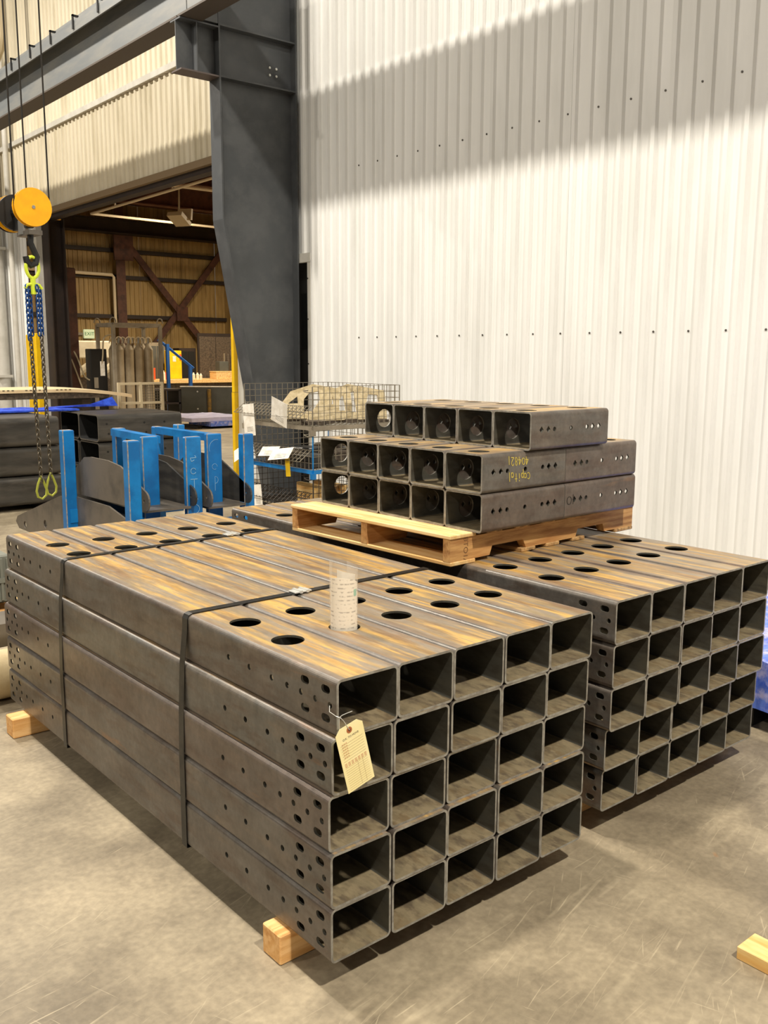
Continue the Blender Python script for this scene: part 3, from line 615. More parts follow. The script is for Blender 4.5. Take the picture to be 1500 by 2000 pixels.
wavy_slab(.3,8.95,3.0,9.33,.998,1.03,10,.012,9).build('tarp_sheet',M_TARP,tp)
MB().add([(2.7,9.1,1.03),(3.55,9.1,1.03),(3.5,9.15,1.14),(3.2,9.1,1.06),(2.7,9.3,1.03),(3.6,9.3,1.03)],[(0,1,2,3),(0,3,4),(3,2,5,4),(1,5,2),(0,4,5,1)]).build('tarp_fold',M_TARP,tp)

# blue rack with stanchions
rk=tag(empty('stillage_rack',(1.27,3.87,0)),'blue steel stillage rack with upright posts holding plate brackets','rack')
def post(x,y,w,d,z1,z0=0,nm='post'):
    p=MB().bev((x-w/2,y-d/2,z0),(x+w/2,y+d/2,z1),.006).build(nm,M_BLUE,rk)
    MB().box((x-w/2-.0006,y-d/2+.001,z0),(x-w/2+.004,y-d/2+.010,z1+.0006)).build('worn_edge',M_BLUEW,p)
    MB().box((x-w/2+.006,y-d/2+.006,z1),(x+w/2-.006,y+d/2-.006,z1+.001)).build('worn_end',M_BLUEW,p)
    return p
post(.02,1.08,.085,.085,1.10); post(.02,.0,.085,.085,1.10); post(.94,1.11,.06,.09,1.10,.55); post(.90,.04,.08,.08,1.10); post(.47,.03,.115,.05,1.10)
post(.40,1.03,.08,.08,1.10); post(.245,.21,.115,.05,1.10); post(.71,.17,.115,.05,1.10); post(.70,1.0,.06,.09,1.10)
MB().bar((.30,.22,1.075),(.36,1.0,1.075),.07,.05).build('top_bar',M_BLUE,rk); MB().bar((.70,.19,1.075),(.70,.97,1.075),.07,.05).build('top_bar',M_BLUE,rk)
for yy in (0,1.08): MB().box((.0,yy-.05,.42),(.92,yy+.05,.52)).build('cross_beam',M_BLUE,rk)
for xx in (.02,.90): MB().box((xx-.04,.05,.04),(xx+.04,1.03,.12)).build('base_rail',M_BLUE,rk)
# chalk marks on two posts (strokes)
def strokes(polys, o, ex, ey, nrm, w, m, name, parent):
    mb=MB(); o=Vector(o); ex=Vector(ex); ey=Vector(ey); nrm=Vector(nrm)
    for pl in polys:
        P=[o+ex*a+ey*b for a,b in pl]
        for a,b in zip(P[:-1],P[1:]):
            d=(b-a); 
            if d.length<1e-6: continue
            mb.obox((a+b)/2+nrm*.0008,d/2+d.normalized()*(w*.3),d.normalized().cross(nrm)*(w/2),nrm*.0006)
    return mb.build(name,m,parent)
arc=lambda cx,cy,r,a0,a1,n=10:[(cx+r*math.cos(math.radians(a0+(a1-a0)*i/n)),cy+r*math.sin(math.radians(a0+(a1-a0)*i/n))) for i in range(n+1)]
strokes([[(.0,.36),(.045,.36),(.035,.375)],[(.0,.36),(.01,.335),(.03,.345)],arc(.022,.27,.02,30,330),[(.0,.215),(.05,.215)],[(.026,.215),(.026,.14)],arc(.03,.06,.025,40,240)+arc(.03,.01,.03,110,-110)],(.44,.004,.60),(1,0,0),(0,0,1),(0,-1,0),.0035,M_CHALKW,'chalk_mark',rk)
strokes([arc(.05,.40,.06,80,200),arc(.03,.27,.02,0,300),[(.03,.10),(.03,.2)],arc(.03,.175,.025,90,-90)],(.675,.144,.60),(1,0,0),(0,0,1),(0,-1,0),.002,M_CHALKW,'chalk_mark',rk)
# U brackets of plate
def round_plate(pts, th, m, x, name, par, hole=None):
    me=MB().prism(pts,(x,0,0),(0,1,0),(0,0,1),(th,0,0)).mesh(name,m)
    if hole:
        cut=MB()
        for (a,b,r) in hole: cut.cyl((x-.02,a,b),(x+th+.02,a,b),r,14)
        me=boolean_cut(me,cut.mesh('c',m))
    return link(name,me,par)
def plate_pts(y0,y1,z0,h,re=.06):
    P=[(y1,z0),(y1,z0+.12),(y1-.30,z0+h*.96),(y1-.42,z0+h),(y0+.62,z0+h),(y0+.42,z0+h*.93)]
    P += [(y0+re+re*math.cos(math.radians(a)),z0+re+.02+re*1.1*math.sin(math.radians(a))) for a in (110,135,160,180,205,230,250)]
    return P
ua=tag(empty('plate_bracket',(0,0,0)),'upper left U shaped plate bracket straddling blue posts','bracket','plate brackets in the rack')
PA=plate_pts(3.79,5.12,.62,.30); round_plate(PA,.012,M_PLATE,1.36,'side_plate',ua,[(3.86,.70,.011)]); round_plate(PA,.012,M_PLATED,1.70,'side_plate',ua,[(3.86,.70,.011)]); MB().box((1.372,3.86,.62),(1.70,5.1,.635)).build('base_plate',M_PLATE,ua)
ub=tag(empty('plate_bracket',(0,0,0)),'upper right U shaped plate bracket nearest the wire baskets','bracket','plate brackets in the rack')
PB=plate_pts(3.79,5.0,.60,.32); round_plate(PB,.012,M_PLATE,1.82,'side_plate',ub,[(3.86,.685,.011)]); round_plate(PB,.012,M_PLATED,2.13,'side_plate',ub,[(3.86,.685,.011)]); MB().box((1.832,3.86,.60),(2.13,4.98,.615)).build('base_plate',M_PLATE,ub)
uc=tag(empty('plate_bracket',(0,0,0)),'lower long plate bracket with round holes at left','bracket','plate brackets in the rack')
PC=[(6.20,.19),(6.27,.24),(6.23,.29),(5.25,.575),(4.95,.61),(4.35,.61),(4.05,.55),(3.95,.48),(3.95,.19)]
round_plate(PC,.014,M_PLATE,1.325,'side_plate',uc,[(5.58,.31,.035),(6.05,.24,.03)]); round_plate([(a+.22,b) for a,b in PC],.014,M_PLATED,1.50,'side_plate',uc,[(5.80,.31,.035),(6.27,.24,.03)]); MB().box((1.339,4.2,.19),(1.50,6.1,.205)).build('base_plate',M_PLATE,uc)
for k,yy in enumerate((4.5,5.7)): tag(MB().bev((1.2,yy,.0),(2.1,yy+.1,.19),.006).build('timber_bearer',M_PALD),'weathered timber bearer under lower plate bracket, %s one'%['near','far'][k],'bearer','bearers under the lower bracket')

# ================================================================== WIRE BASKETS
def grid(mb,o,ex,ey,w,h,nx,ny,r):
    o=Vector(o); ex=Vector(ex); ey=Vector(ey)
    for i in range(nx+1): p=o+ex*(w*i/nx); mb.cyl(p,p+ey*h,r,4,cap=False)
    for j in range(ny+1): p=o+ey*(h*j/ny); mb.cyl(p,p+ex*w,r,4,cap=False)
BX,BY=.98,1.10
def basket(z,frame_m,wire_m,label,folded=True,h=.34):
    b=tag(empty('wire_basket',(3.37,4.78,z)),label,'basket','stacked wire baskets')
    for nm,args in (('side_mesh',((0,0,.03),(1,0,0),(0,0,1),BX,h,16,6)),('side_mesh',((0,BY,.03),(1,0,0),(0,0,1),BX,h,16,6)),('side_mesh',((BX,0,.03),(0,1,0),(0,0,1),BY,h,18,6))):
        m=MB(); grid(m,*args,.0032); m.build(nm,wire_m,b)
    m=MB(); grid(m,(0,0,.03),(0,1,0),(0,0,1),BY,h*.5,18,3,.0032); m.build('front_mesh',wire_m,b)
    if folded:
        m=MB(); grid(m,(-.005,0.02,.03+h*.5),(0,1,0),Vector((-.75,0,-.55)).normalized(),BY-.04,h*.45,18,4,.0032); m.build('drop_gate',wire_m,b)
    m=MB(); grid(m,(0,0,.03),(1,0,0),(0,1,0),BX,BY,16,18,.0025); m.build('base_mesh',wire_m,b)
    f=MB()
    for a,c in (((0,0),(BX,0)),((0,BY),(BX,BY)),((0,0),(0,BY)),((BX,0),(BX,BY))): f.bar((a[0],a[1],.012),(c[0],c[1],.012),.035,.032)
    f.build('base_frame',frame_m,b)
    for (px,py) in ((0,0),(BX,0),(0,BY),(BX,BY)):
        MB().box((px-.02,py-.02,-.05),(px+.02,py+.02,.0)).build('foot',frame_m,b)
        c=MB().cyl((px,py,.03),(px,py,.03+h),.006,6); c.build('corner_rod',frame_m if frame_m is M_BLUE else wire_m,b)
    for j in range(1): 
        pts=[(-.002,.06,.03+h*.9),(-.05,.06,.03+h*.9),(-.06,.03,.03+h*.88),(-.05,0,.03+h*.86),(0,0,.03+h*.86)]
        MB().tube(pts,.005,6).build('latch_loop',wire_m,b)
    return b
basket(.26,M_BLK,M_WIRED,'bottom dark wire basket beside small wooden pallet',True)
basket(.635,M_BLUE,M_WIRE,'middle wire basket with blue base frame',True)
basket(1.01,M_FRAME,M_WIRE,'top grey wire basket holding torch cut plates',True)
# plates and scrap in the top basket
def cut_plate(name,loc,rot,label):
    me=MB().prism([(-.42,-.17),(.40,-.17),(.42,.10),(.05,.17),(-.18,.10)],(0,0,-.008),(1,0,0),(0,1,0),(0,0,.016)).mesh(name,M_CAST)
    cut=MB().prism([(-.08,-.10),(.10,-.10),(.10,.10),(.0,.08),(-.06,.02)],(0,0,-.03),(1,0,0),(0,1,0),(0,0,.06)).prism([(.18,-.10),(.34,-.10),(.34,.06),(.24,.07)],(0,0,-.03),(1,0,0),(0,1,0),(0,0,.06)).prism([(-.22,-.02),(-.12,-.02),(-.12,.05)],(0,0,-.03),(1,0,0),(0,1,0),(0,0,.06)).mesh('c',M_CAST)
    me=boolean_cut(me,cut); o=link(name,me,None,loc); o.rotation_euler=rot; return tag(o,label,'plate','cut plates in the top basket')
cut_plate('torch_cut_plate',(3.93,5.05,1.225),(math.radians(70),0,math.radians(-12)),'pale torch cut plate skeleton leaning nearest in top basket')
cut_plate('torch_cut_plate',(3.80,5.42,1.22),(math.radians(66),0,math.radians(-16)),'pale torch cut plate skeleton leaning behind another in basket')
rs=random.Random(5)
for k in range(7):
    mb=MB(); w,d,h=rs.uniform(.06,.13),rs.uniform(.05,.1),rs.uniform(.015,.035)
    mb.prism([(-w,-d),(w*.8,-d*.9),(w,d*.6),(w*.2,d),(-w*.9,d*.7)],(0,0,0),(1,0,0),(0,1,0),(0,0,h))
    o=mb.build('steel_offcut',M_SCRAP,None,(3.5+.11*k+rs.uniform(-.03,.03),4.98+.07*(k%3)+(.5 if k%2 else 0),1.043),rs.uniform(0,3))
    tag(o,'rusty steel offcut in top basket, %s from the left'%['first','second','third','fourth','fifth','sixth','seventh'][k],'offcut','offcuts in the top basket')
for k in range(6):
    o=MB().bev((-.11,-.13,0),(.11,.13,.11+.02*(k%3)),.01).build('scrap_block',M_SCRAP if k%2 else M_PLATED,None,(3.50+.27*(k%3),4.98+.45*(k//3),.668),.1*k)
    tag(o,'dark steel block in middle basket, %s of six'%['first','second','third','fourth','fifth','sixth'][k],'block','blocks in the middle basket')
sm=tag(empty('wooden_crate',(3.62,4.95,.292)),'small pale wooden crate inside the bottom basket','crate')
for xx in (0,.20): MB().bev((xx,-.04,0),(xx+.05,.45,.19),.005).build('upright',M_LUMY,sm)
MB().bev((.05,.05,.06),(.20,.08,.17),.004).build('slat',M_PALD,sm); MB().bev((.25,.0,.06),(.60,.03,.15),.004).build('slat',M_PALD,sm)
# sheets of paper hung on the baskets
def sheet(cx,cy,cz,w,h,rot,label,m=None,cat='paper',nm='paper_sheet',grp='papers on the wire baskets'):
    o=MB().box((-.0006,-w/2,-h/2),(.0006,w/2,h/2)).build(nm,m or M_PAPER,None,(cx,cy,cz)); o.rotation_euler=[math.radians(a) for a in rot]
    if m is None:
        mk=MB()
        for k in range(4): mk.box((-.0012,-w*.3,-h*.36+k*.012),(-.0008,w*.22,-h*.36+k*.012+.003))
        mk.build('print_lines',M_INK,o)
    return tag(o,label,cat,grp)
sheet(3.25,5.61,1.06,.19,.29,(-6,0,0),'tall white paper hanging at left of top basket')
sheet(3.235,5.09,1.155,.24,.22,(16,-8,0),'square white paper clipped to front of top basket')
sheet(3.24,5.27,.80,.26,.10,(-6,38,0),'white paper lying on middle basket gate, left one')
sheet(3.225,5.06,.795,.28,.12,(-10,40,0),'white paper lying on middle basket gate, right one')
sheet(3.22,5.70,.765,.24,.12,(-30,20,0),'white paper at far left end of middle basket')
sheet(3.25,5.49,.375,.15,.20,(-8,0,0),'white paper hanging on left of bottom basket')
sheet(3.25,4.99,.68,.07,.16,(-6,0,0),'yellow tag hanging from blue basket frame',M_TAGY,'tag','yellow_tag','tags on the baskets')
lowp=tag(empty('wooden_pallet',(3.33,4.74,0)),'low wooden pallet under the stacked wire baskets','pallet')
for yy in (0,.52,1.04): MB().bev((0,yy,.02),(1.05,yy+.09,.17),.004).build('stringer',M_PALX,lowp)
for xx in (0,.23,.46,.70,.93): MB().bev((xx,0,.17),(xx+.12,1.14,.19),.003).build('deck_board',M_PALD,lowp)
for xx in (0,.93): MB().bev((xx,0,0),(xx+.12,1.14,.02),.003).build('bottom_board',M_PALD,lowp)

# ================================================================== HOIST AND SLING
hk=tag(empty('hook_block',(1.535,6.03,2.81)),'orange yellow two sheave hook block hanging from wire ropes','hoist')
for k,yy in enumerate((0,.50)):
    s=empty('sheave',(0,0,0)); s.parent=hk
    MB().cyl((0,yy,0),(0,yy+.012,0),.150,32).build('outer_cheek',M_ORY,s); MB().cyl((0,yy+.012,0),(0,yy+.05,0),.135,32).build('groove',M_BLK,s); MB().cyl((0,yy+.05,0),(0,yy+.062,0),.150,32).build('inner_cheek',M_ORY if k==0 else M_BLK,s)
    MB().cyl((0,yy-.008,0),(0,yy+.001,0),.014,10).build('pin',M_CHR,s)
MB().cyl((-.0,.20,-.09),(-.0,.20,-.20),.06,16).build('swivel_nut',M_CHR,hk,smooth=True)
MB().cyl((0,.06,0),(0,.5,0),.05,12).build('axle',M_BLK,hk); MB().cyl((0,.40,0),(0,.44,0),.146,28).build('drum_cheek',M_BLK,hk); MB().box((-.03,.10,-.15),(.03,.42,.0)).build('side_frame',M_BLK,hk); MB().box((-.04,.02,-.21),(.07,.30,-.175)).build('cross_head',M_PLATE,hk)
hkp=[(0,.1,-.20),(-.004,.1,-.27),(.02,.1,-.33),(.042,.1,-.38),(.03,.1,-.43),(-.012,.1,-.45),(-.042,.1,-.42),(-.048,.1,-.38)]
MB().tube([hkp[0],hkp[1],hkp[2],hkp[3],hkp[4],hkp[5],hkp[6],hkp[7]],.026,8).build('hook',M_BLK,hk,smooth=True)
for (xx,yy) in ((-.14,.03),(.14,.03),(-.14,.53),(.14,.53)): MB().cyl((xx,yy,0),(xx,yy,4.5),.007,5).build('wire_rope',M_ROPE,hk)
# sling
sl=tag(empty('chain_sling',(1.535,6.13,0)),'two leg chain sling with blue chains and lime fittings','sling')
ring=[(.052*math.cos(t),.0,2.345+.085*math.sin(t)) for t in [i*2*math.pi/20 for i in range(20)]]
MB().tube(ring,.014,8,closed=True).build('master_ring',M_LIME,sl,smooth=True)
MB().tube([(0,0,2.265),(0,0,2.18),(0,0,2.13)],.022,8).build('connector',M_LIME,sl,smooth=True)
MB().tube([(-.07,0,2.175),(-.05,0,2.205),(0,0,2.215),(.05,0,2.205),(.07,0,2.175)],.013,8).build('shortener',M_LIME,sl,smooth=True)
def link_mesh(lw,ll,r,m):
    pts=[]
    for i in range(12):
        a=2*math.pi*i/12; pts.append(((lw-r)*math.cos(a)*.5*1.0,0,(ll/2-lw/2)*(1 if math.sin(a)>0 else -1)*(1 if abs(math.sin(a))>.01 else 0)+lw*.5*math.sin(a)))
    me=MB().tube(pts,r,5,closed=True).mesh('chain_link',m); me.polygons.foreach_set('use_smooth',[True]*len(me.polygons)); return me
lb=link_mesh(.036,.056,.0065,M_CHB); lsM=link_mesh(.036,.056,.0062,M_CHS)
def chain(x,y,z0,z1,me,ph=0,sway=0):
    n=int((z0-z1)/.040)
    for i in range(n):
        o=link('chain_link',me,sl,(x+sway*i/n,y,z0-i*.040)); o.rotation_euler=(0,.12*((i%3)-1),(math.pi/2 if (i+ph)%2 else .0)+.5)
for (xx,yy,ph,z1) in ((-.055,0,0,1.73),(-.022,.025,1,1.78),(.022,-.02,0,1.76),(.055,.01,1,1.78)): chain(xx,yy,2.18,z1,lb,ph)
chain(-.045,0,1.76,.56,lsM,0,.02); chain(.045,.0,1.78,.58,lsM,1,.015)
for sx,zb in ((-.025,.60),(.06,.62)):
    hkp=[(sx,0,zb+.03),(sx-.03,0,zb-.04),(sx-.045,0,zb-.10),(sx-.035,0,zb-.15),(sx,0,zb-.17),(sx+.035,0,zb-.14),(sx+.04,0,zb-.09),(sx+.02,0,zb-.03),(sx,0,zb+.02)]
    MB().tube(hkp,.010,7).build('safety_hook',M_LIMD,sl,smooth=True)

# ================================================================== MAIN STEEL TUBES
TW,TH,TL=.2022,.1520,2.438
SX,SZ,Z0=.2026,.1524,.089
def tube_mesh(L,holes_fn,name,w=TW,h=TH,r=.0165,t=.0068):
    mb=MB()
    def prof(ins):
        pts=[]; rr=r-ins
        for (cx_,cz_,a0) in ((w-ins-rr,ins+rr,-90),(w-ins-rr,h-ins-rr,0),(ins+rr,h-ins-rr,90),(ins+rr,ins+rr,180)):
            for k in range(7):
                a=math.radians(a0+k*15); pts.append((cx_+rr*math.cos(a),cz_+rr*math.sin(a)))
        return pts
    o=prof(0); i=prof(t); n=len(o)
    vs=[(p[0],0,p[1]) for p in o]+[(p[0],L,p[1]) for p in o]+[(p[0],0,p[1]) for p in i]+[(p[0],L,p[1]) for p in i]
    for k in range(n):
        mid=(o[k][1]+o[(k+1)%n][1])/2; mi=1 if mid>h-.0006 else 0
        mb.add([vs[k],vs[(k+1)%n],vs[n+(k+1)%n],vs[n+k]],[(0,1,2,3)],mi)
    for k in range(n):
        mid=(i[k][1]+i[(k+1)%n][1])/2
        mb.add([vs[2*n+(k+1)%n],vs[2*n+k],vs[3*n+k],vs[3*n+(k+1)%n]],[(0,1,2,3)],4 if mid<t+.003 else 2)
    mb.add(vs,[((k+1)%n,k,2*n+k,2*n+(k+1)%n) for k in range(n)],3); mb.add(vs,[(n+k,n+(k+1)%n,3*n+(k+1)%n,3*n+k) for k in range(n)],3)
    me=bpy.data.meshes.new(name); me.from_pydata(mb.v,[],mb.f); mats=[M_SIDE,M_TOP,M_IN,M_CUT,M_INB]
    for m in mats: me.materials.append(m)
    me.polygons.foreach_set('material_index',mb.m)
    bm=bmesh.new(); bm.from_mesh(me); bmesh.ops.remove_doubles(bm,verts=bm.verts,dist=1e-6); bmesh.ops.recalc_face_normals(bm,faces=bm.faces); bm.to_mesh(me); bm.free()
    cut=MB(); holes_fn(cut,L)
    cm=bpy.data.meshes.new('cut'); cm.from_pydata(cut.v,[],cut.f)
    for m in mats: cm.materials.append(m)
    cm.polygons.foreach_set('material_index',cut.m)
    bm=bmesh.new(); bm.from_mesh(cm); bmesh.ops.recalc_face_normals(bm,faces=bm.faces); bm.to_mesh(cm); bm.free()
    out=boolean_cut(me,cm)
    out.name=name
    if len(out.materials)<5:
        out.materials.clear()
        for m in mats: out.materials.append(m)
    return out
def slot_poly(cy,cz,l,h,n=6):
    r=h/2; P=[]
    for s_,a0 in ((1,-90),(-1,90)):
        for k in range(n+1):
            a=math.radians(a0+180*k/n); P.append((cy+s_*(l/2-r)+r*math.cos(a),cz+r*math.sin(a)))
    return P
def long_holes(c,L):
    for end in (0,1):
        Y=(lambda v:v) if end==0 else (lambda v:L-v)
        for v in (.028,.091,.155,.219,.294,.408,.521): c.cyl((-.05,Y(v),.080),(.05,Y(v),.080),.0088,12,2)
        for v in (.046,.136):
            for z in (.118,.042): c.prism(slot_poly(Y(v),z,.037,.021),(-.05,0,0),(0,1,0),(0,0,1),(.1,0,0),2)
        for v in (.357,.584): c.cyl((TW/2-.004,Y(v),TH-.03),(TW/2-.004,Y(v),TH+.03),.0475,28,2)
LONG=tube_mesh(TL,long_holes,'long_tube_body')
def short_holes2(c,L):
    for v,k in ((.062,1),(.104,1),(.142,0),(.2475,0),(.353,0),(.391,1),(.433,1)):
        for xa in (TW-.03,-.03):
            if xa<0 and v<.3: continue
            if k: c.prism([(v-.0125,.080),(v,.0655),(v+.0125,.080),(v,.0945)],(xa,0,0),(0,1,0),(0,0,1),(.06,0,0),2)
            else: c.cyl((xa,v,.080),(xa+.06,v,.080),.0095,12,2)
    for v in (.085,L-.085): c.cyl((TW/2,v,TH-.03),(TW/2,v,TH+.03),.043,24,2)
    c.cyl((-.03,.115,.072),(.03,.115,.072),.043,24,3)
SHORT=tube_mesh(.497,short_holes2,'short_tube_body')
HORD=['leftmost','second from left','middle','second from right','rightmost']
VROW=['top row','second row','middle row','fourth row','bottom row']
rowdx=[.025,.010,.001,0,0]; rowdy=[.007,.007,.010,0,0]
gaps={0:[0,0,0,.003,.004],1:[0,0,.009,.009,.009],2:[0,.001,.009,.010,.010],3:[0,.002,.002,.003,.003],4:[0,.002,.003,.003,.003]}
for r in range(5):
    for c in range(5):
        o=link('steel_tube',LONG,None,(c*SX+rowdx[r]+gaps[r][c],rowdy[r]+random.uniform(-.003,.003),Z0+(4-r)*SZ))
        tag(o,'long rust streaked tube in strapped front stack, %s, %s'%(VROW[r],HORD[c]),'tube','long tubes of the strapped front stack')
RX=[1.193,1.194,1.192,1.200,1.206]; RY=[.030,.034,.032,.060,.066]
for r in range(5):
    for c in range(5):
        o=link('steel_tube',LONG,None,(RX[r]+c*(SX+.0006),RY[r]+c*.002+random.uniform(-.003,.003),Z0+(4-r)*SZ)); 
        tag(o,'long rust streaked tube in right rear stack, %s, %s'%(VROW[r],HORD[c]),'tube','long tubes of the right rear stack')
# timbers under the stacks
for nm,(x0,x1,yy,rz) in {'under the near end of the strapped front stack':(-.035,1.10,.186,.0),'under the far end of the strapped front stack':(-.075,1.10,2.195,.0),'under the near end of right rear stack':(1.125,2.30,.215,.0),'under the far end of right rear stack':(1.15,2.30,2.19,.0)}.items():
    o=MB().bev((0,0,0),(x1-x0,.089,.0885),.004).build('timber_block',M_LUM,None,(x0,yy,0),rz)
    tag(o,'pale square timber '+nm,'timber','timbers under the tube stacks')

# straps
def strap(y0,y1,label,seal_x):
    s=tag(empty('steel_strap',(0,0,0)),label,'strap','straps round the front stack')
    path=[(-.0030,.087),(-.0030,.40),(.0010,.545),(.0090,.695),(.0215,.80),(.0230,.838),(.030,.849),(.042,.8535),(1.030,.8535),(1.042,.849),(1.0505,.838),(1.049,.75),(1.040,.60),(1.026,.30),(1.025,.087),(1.015,.086),(0,.086)]
    w=.016; mb=MB(); N=len(path)
    def yy(x): return y0+(y1-y0)*max(0,min(1,x))
    vs=[]; C=(.52,.45)
    for (x,z) in path:
        nx=x-C[0]; nz=z-C[1]; k=.0011
        ox= k if x>.9 else (-k if x<.06 else 0); oz=k if z>.845 else (-k if z<.0865 else 0)
        y=yy(x); vs += [(x,y-w,z),(x,y+w,z),(x+ox,y+w,z+oz),(x+ox,y-w,z+oz)]
    fs=[]
    for i in range(N):
        j=(i+1)%N
        for k in range(4): fs.append((i*4+k,i*4+(k+1)%4,j*4+(k+1)%4,j*4+k))
    mb.add(vs,fs).build('band',M_STRAP,s)
    sx=seal_x; y=yy(sx); ang=math.atan2(y1-y0,1)
    q=empty('seal',(sx,y,.8552),ang); q.parent=s
    MB().bev((-.034,-.021,0),(.034,.021,.005),.001).build('seal_body',M_SEAL,q)
    for xx in (-.016,.010): MB().box((xx,-.026,-.0005),(xx+.010,.026,.0085)).build('crimp',M_SEAL,q)
    return s
strap(.783,.778,'black steel strap round near half of front stack',.455)
strap(1.782,1.818,'black steel strap round far half of front stack',.80)

# document pouch standing in a top hole
PX,PY=.328,.372
pc=tag(empty('document_pouch',(PX,PY,.851)),'clear plastic pouch of rolled papers standing in tube hole','pouch')
va=math.atan2(CAM.y-PY,CAM.x-PX)
def arc_sheet(r,a0,a1,z0,zt,m,name,par,n=18,th=.0006,cx=0,cy=0):
    mb=MB(); vs=[]; fs=[]
    for i in range(n+1):
        a=a0+(a1-a0)*i/n; zz=zt(i/n) if callable(zt) else zt
        for rr in (r,r-th):
            vs += [(cx+rr*math.cos(a),cy+rr*math.sin(a),z0),(cx+rr*math.cos(a),cy+rr*math.sin(a),zz)]
    for i in range(n):
        b=i*4; c=b+4
        fs += [(b,c,c+1,b+1),(c+2,b+2,b+3,c+3),(b+1,c+1,c+3,b+3),(b,b+2,c+2,c)]
    fs += [(0,1,3,2),(n*4,n*4+2,n*4+3,n*4+1)]
    return mb.add(vs,fs).build(name,m,par)
def paper_print():
    m=mat('printed_sheet',(240,226,200),rough=.8); nt=m.node_tree; n=nt.nodes; L=nt.links; b=n['Principled BSDF']
    tc=n.new('ShaderNodeTexCoord'); sx=n.new('ShaderNodeSeparateXYZ'); L.new(tc.outputs['Object'],sx.inputs[0])
    w=n.new('ShaderNodeMath'); w.operation='MULTIPLY'; w.inputs[1].default_value=520; L.new(sx.outputs['Z'],w.inputs[0])
    s=n.new('ShaderNodeMath'); s.operation='SINE'; L.new(w.outputs[0],s.inputs[0])
    mp=n.new('ShaderNodeMapping'); mp.inputs['Scale'].default_value=(90,90,60); L.new(tc.outputs['Object'],mp.inputs['Vector'])
    t=n.new('ShaderNodeTexNoise'); t.inputs['Scale'].default_value=1; t.inputs['Detail'].default_value=2; L.new(mp.outputs[0],t.inputs['Vector'])
    a=n.new('ShaderNodeMath'); a.operation='GREATER_THAN'; a.inputs[1].default_value=.45; L.new(s.outputs[0],a.inputs[0])
    c=n.new('ShaderNodeMapRange'); c.inputs[1].default_value=.48; c.inputs[2].default_value=.60; c.inputs[4].default_value=.55; L.new(t.outputs['Fac'],c.inputs[0])
    mu=n.new('ShaderNodeMath'); mu.operation='MULTIPLY'; L.new(a.outputs[0],mu.inputs[0]); L.new(c.outputs[0],mu.inputs[1])
    mx=n.new('ShaderNodeMix'); mx.data_type='RGBA'; mx.inputs['A'].default_value=lin((252,244,228)); mx.inputs['B'].default_value=lin((120,108,96)); L.new(mu.outputs[0],mx.inputs['Factor']); L.new(mx.outputs['Result'],b.inputs['Base Color'])
    return m
M_PRINT=paper_print()
arc_sheet(.0405,va-1.25,va+1.35,-.03,lambda t:.150+.012*math.sin(t*3)-.015*t,M_PRINT,'printed_sheet',pc)
arc_sheet(.034,va-.6,va+1.5,-.03,lambda t:.178-.02*t,M_PAPER,'inner_sheet',pc)
arc_sheet(.0425,va-2.2,va+2.9,-.04,lambda t:.192+.014*math.sin(t*6),M_CLEAR,'plastic_sleeve',pc,30)
st_=arc_sheet(.0412,va+.80,va+1.12,.098,.118,mat('green_stamp',(150,206,180),rough=.8),'green_stamp',pc,6)

# inspection tag
tg=tag(empty('inspection_tag',(0,0,0)),'manila tag printed OK TO MOVE wired to the front tube','tag')
TOP=Vector((.040,-.020,.742)); BOT=Vector((.0865,-.0165,.566)); ax=(BOT-TOP).normalized(); LEN=(BOT-TOP).length
sd=Vector((ax.z*-1,0,ax.x)).normalized(); 
if sd.x<0: sd=-sd
nn=Vector((0,-1,0)); sd=(sd-ax*sd.dot(ax)).normalized(); nn=sd.cross(-ax).normalized()
if nn.y>0: nn=-nn
wt=.0435
poly=[(-wt,.014),(-wt+.016,0),(wt-.016,0),(wt,.014),(wt,LEN),(-wt,LEN)]
MB().prism(poly,TOP,sd,ax,nn*.0006).build('tag_card',M_TAG,tg)
def on(a,b,off=.0009): return TOP+sd*a+ax*b+nn*off
rg=MB(); rg.cyl(on(0,.016,.0006),on(0,.016,.0012),.0085,18); rg.build('eyelet_patch',M_RING,tg); MB().cyl(on(0,.016,.0012),on(0,.016,.0015),.0035,12).build('eyelet_hole',mat('eyelet_dark',(90,40,20),rough=.8),tg)
tm=text_mesh('O.K. TO MOVE',.0078,M_INK,.0001); lt=link('lettering',tm,tg); lt.matrix_world=Matrix((sd,-ax,nn)).transposed().to_4x4(); lt.location=on(0,.034)
ln=MB()
for k in range(7): ln.obox(on(.0,.047+k*.0075),sd*(wt-.008),ax*.00028,nn*.0001)
for k in range(11): ln.obox(on(.0,.112+k*.0064),sd*(wt-.008),ax*.00025,nn*.0001)
for a in (.004,.020): ln.obox(on(a,.142),sd*.00025,ax*.036,nn*.0001)
ln.build('ruled_lines',mat('ruling',(186,160,112),rough=.8),tg)
l2=MB()
for k in range(6):
    for j in range(3): l2.obox(on(-wt+.014+j*.006,.0445+k*.0075),sd*.0022,ax*.0009,nn*.0001)
for k in range(3):
    for j in range(7): l2.obox(on(-wt+.012+j*.0105,.100+k*.004),sd*.0036,ax*.0009,nn*.0001)
l2.build('small_print',M_INKR,tg)
MB().tube([(.024,.034,.778),(.006,.010,.774),(.010,-.012,.768),(.018,-.020,.764),(.026,-.021,.755),on(.0,.016,.002)],.0009,5).build('tie_wire',M_SEAL,tg)
MB().tube([(.014,-.018,.765),(.020,-.024,.772),(.030,-.026,.7745),(.052,-.022,.774)],.0009,5).build('wire_tail',M_SEAL,tg)
MB().tube([(.015,-.018,.765),(.013,-.020,.752),on(-.028,.006,-.001)],.0009,5).build('tie_wire',M_SEAL,tg)

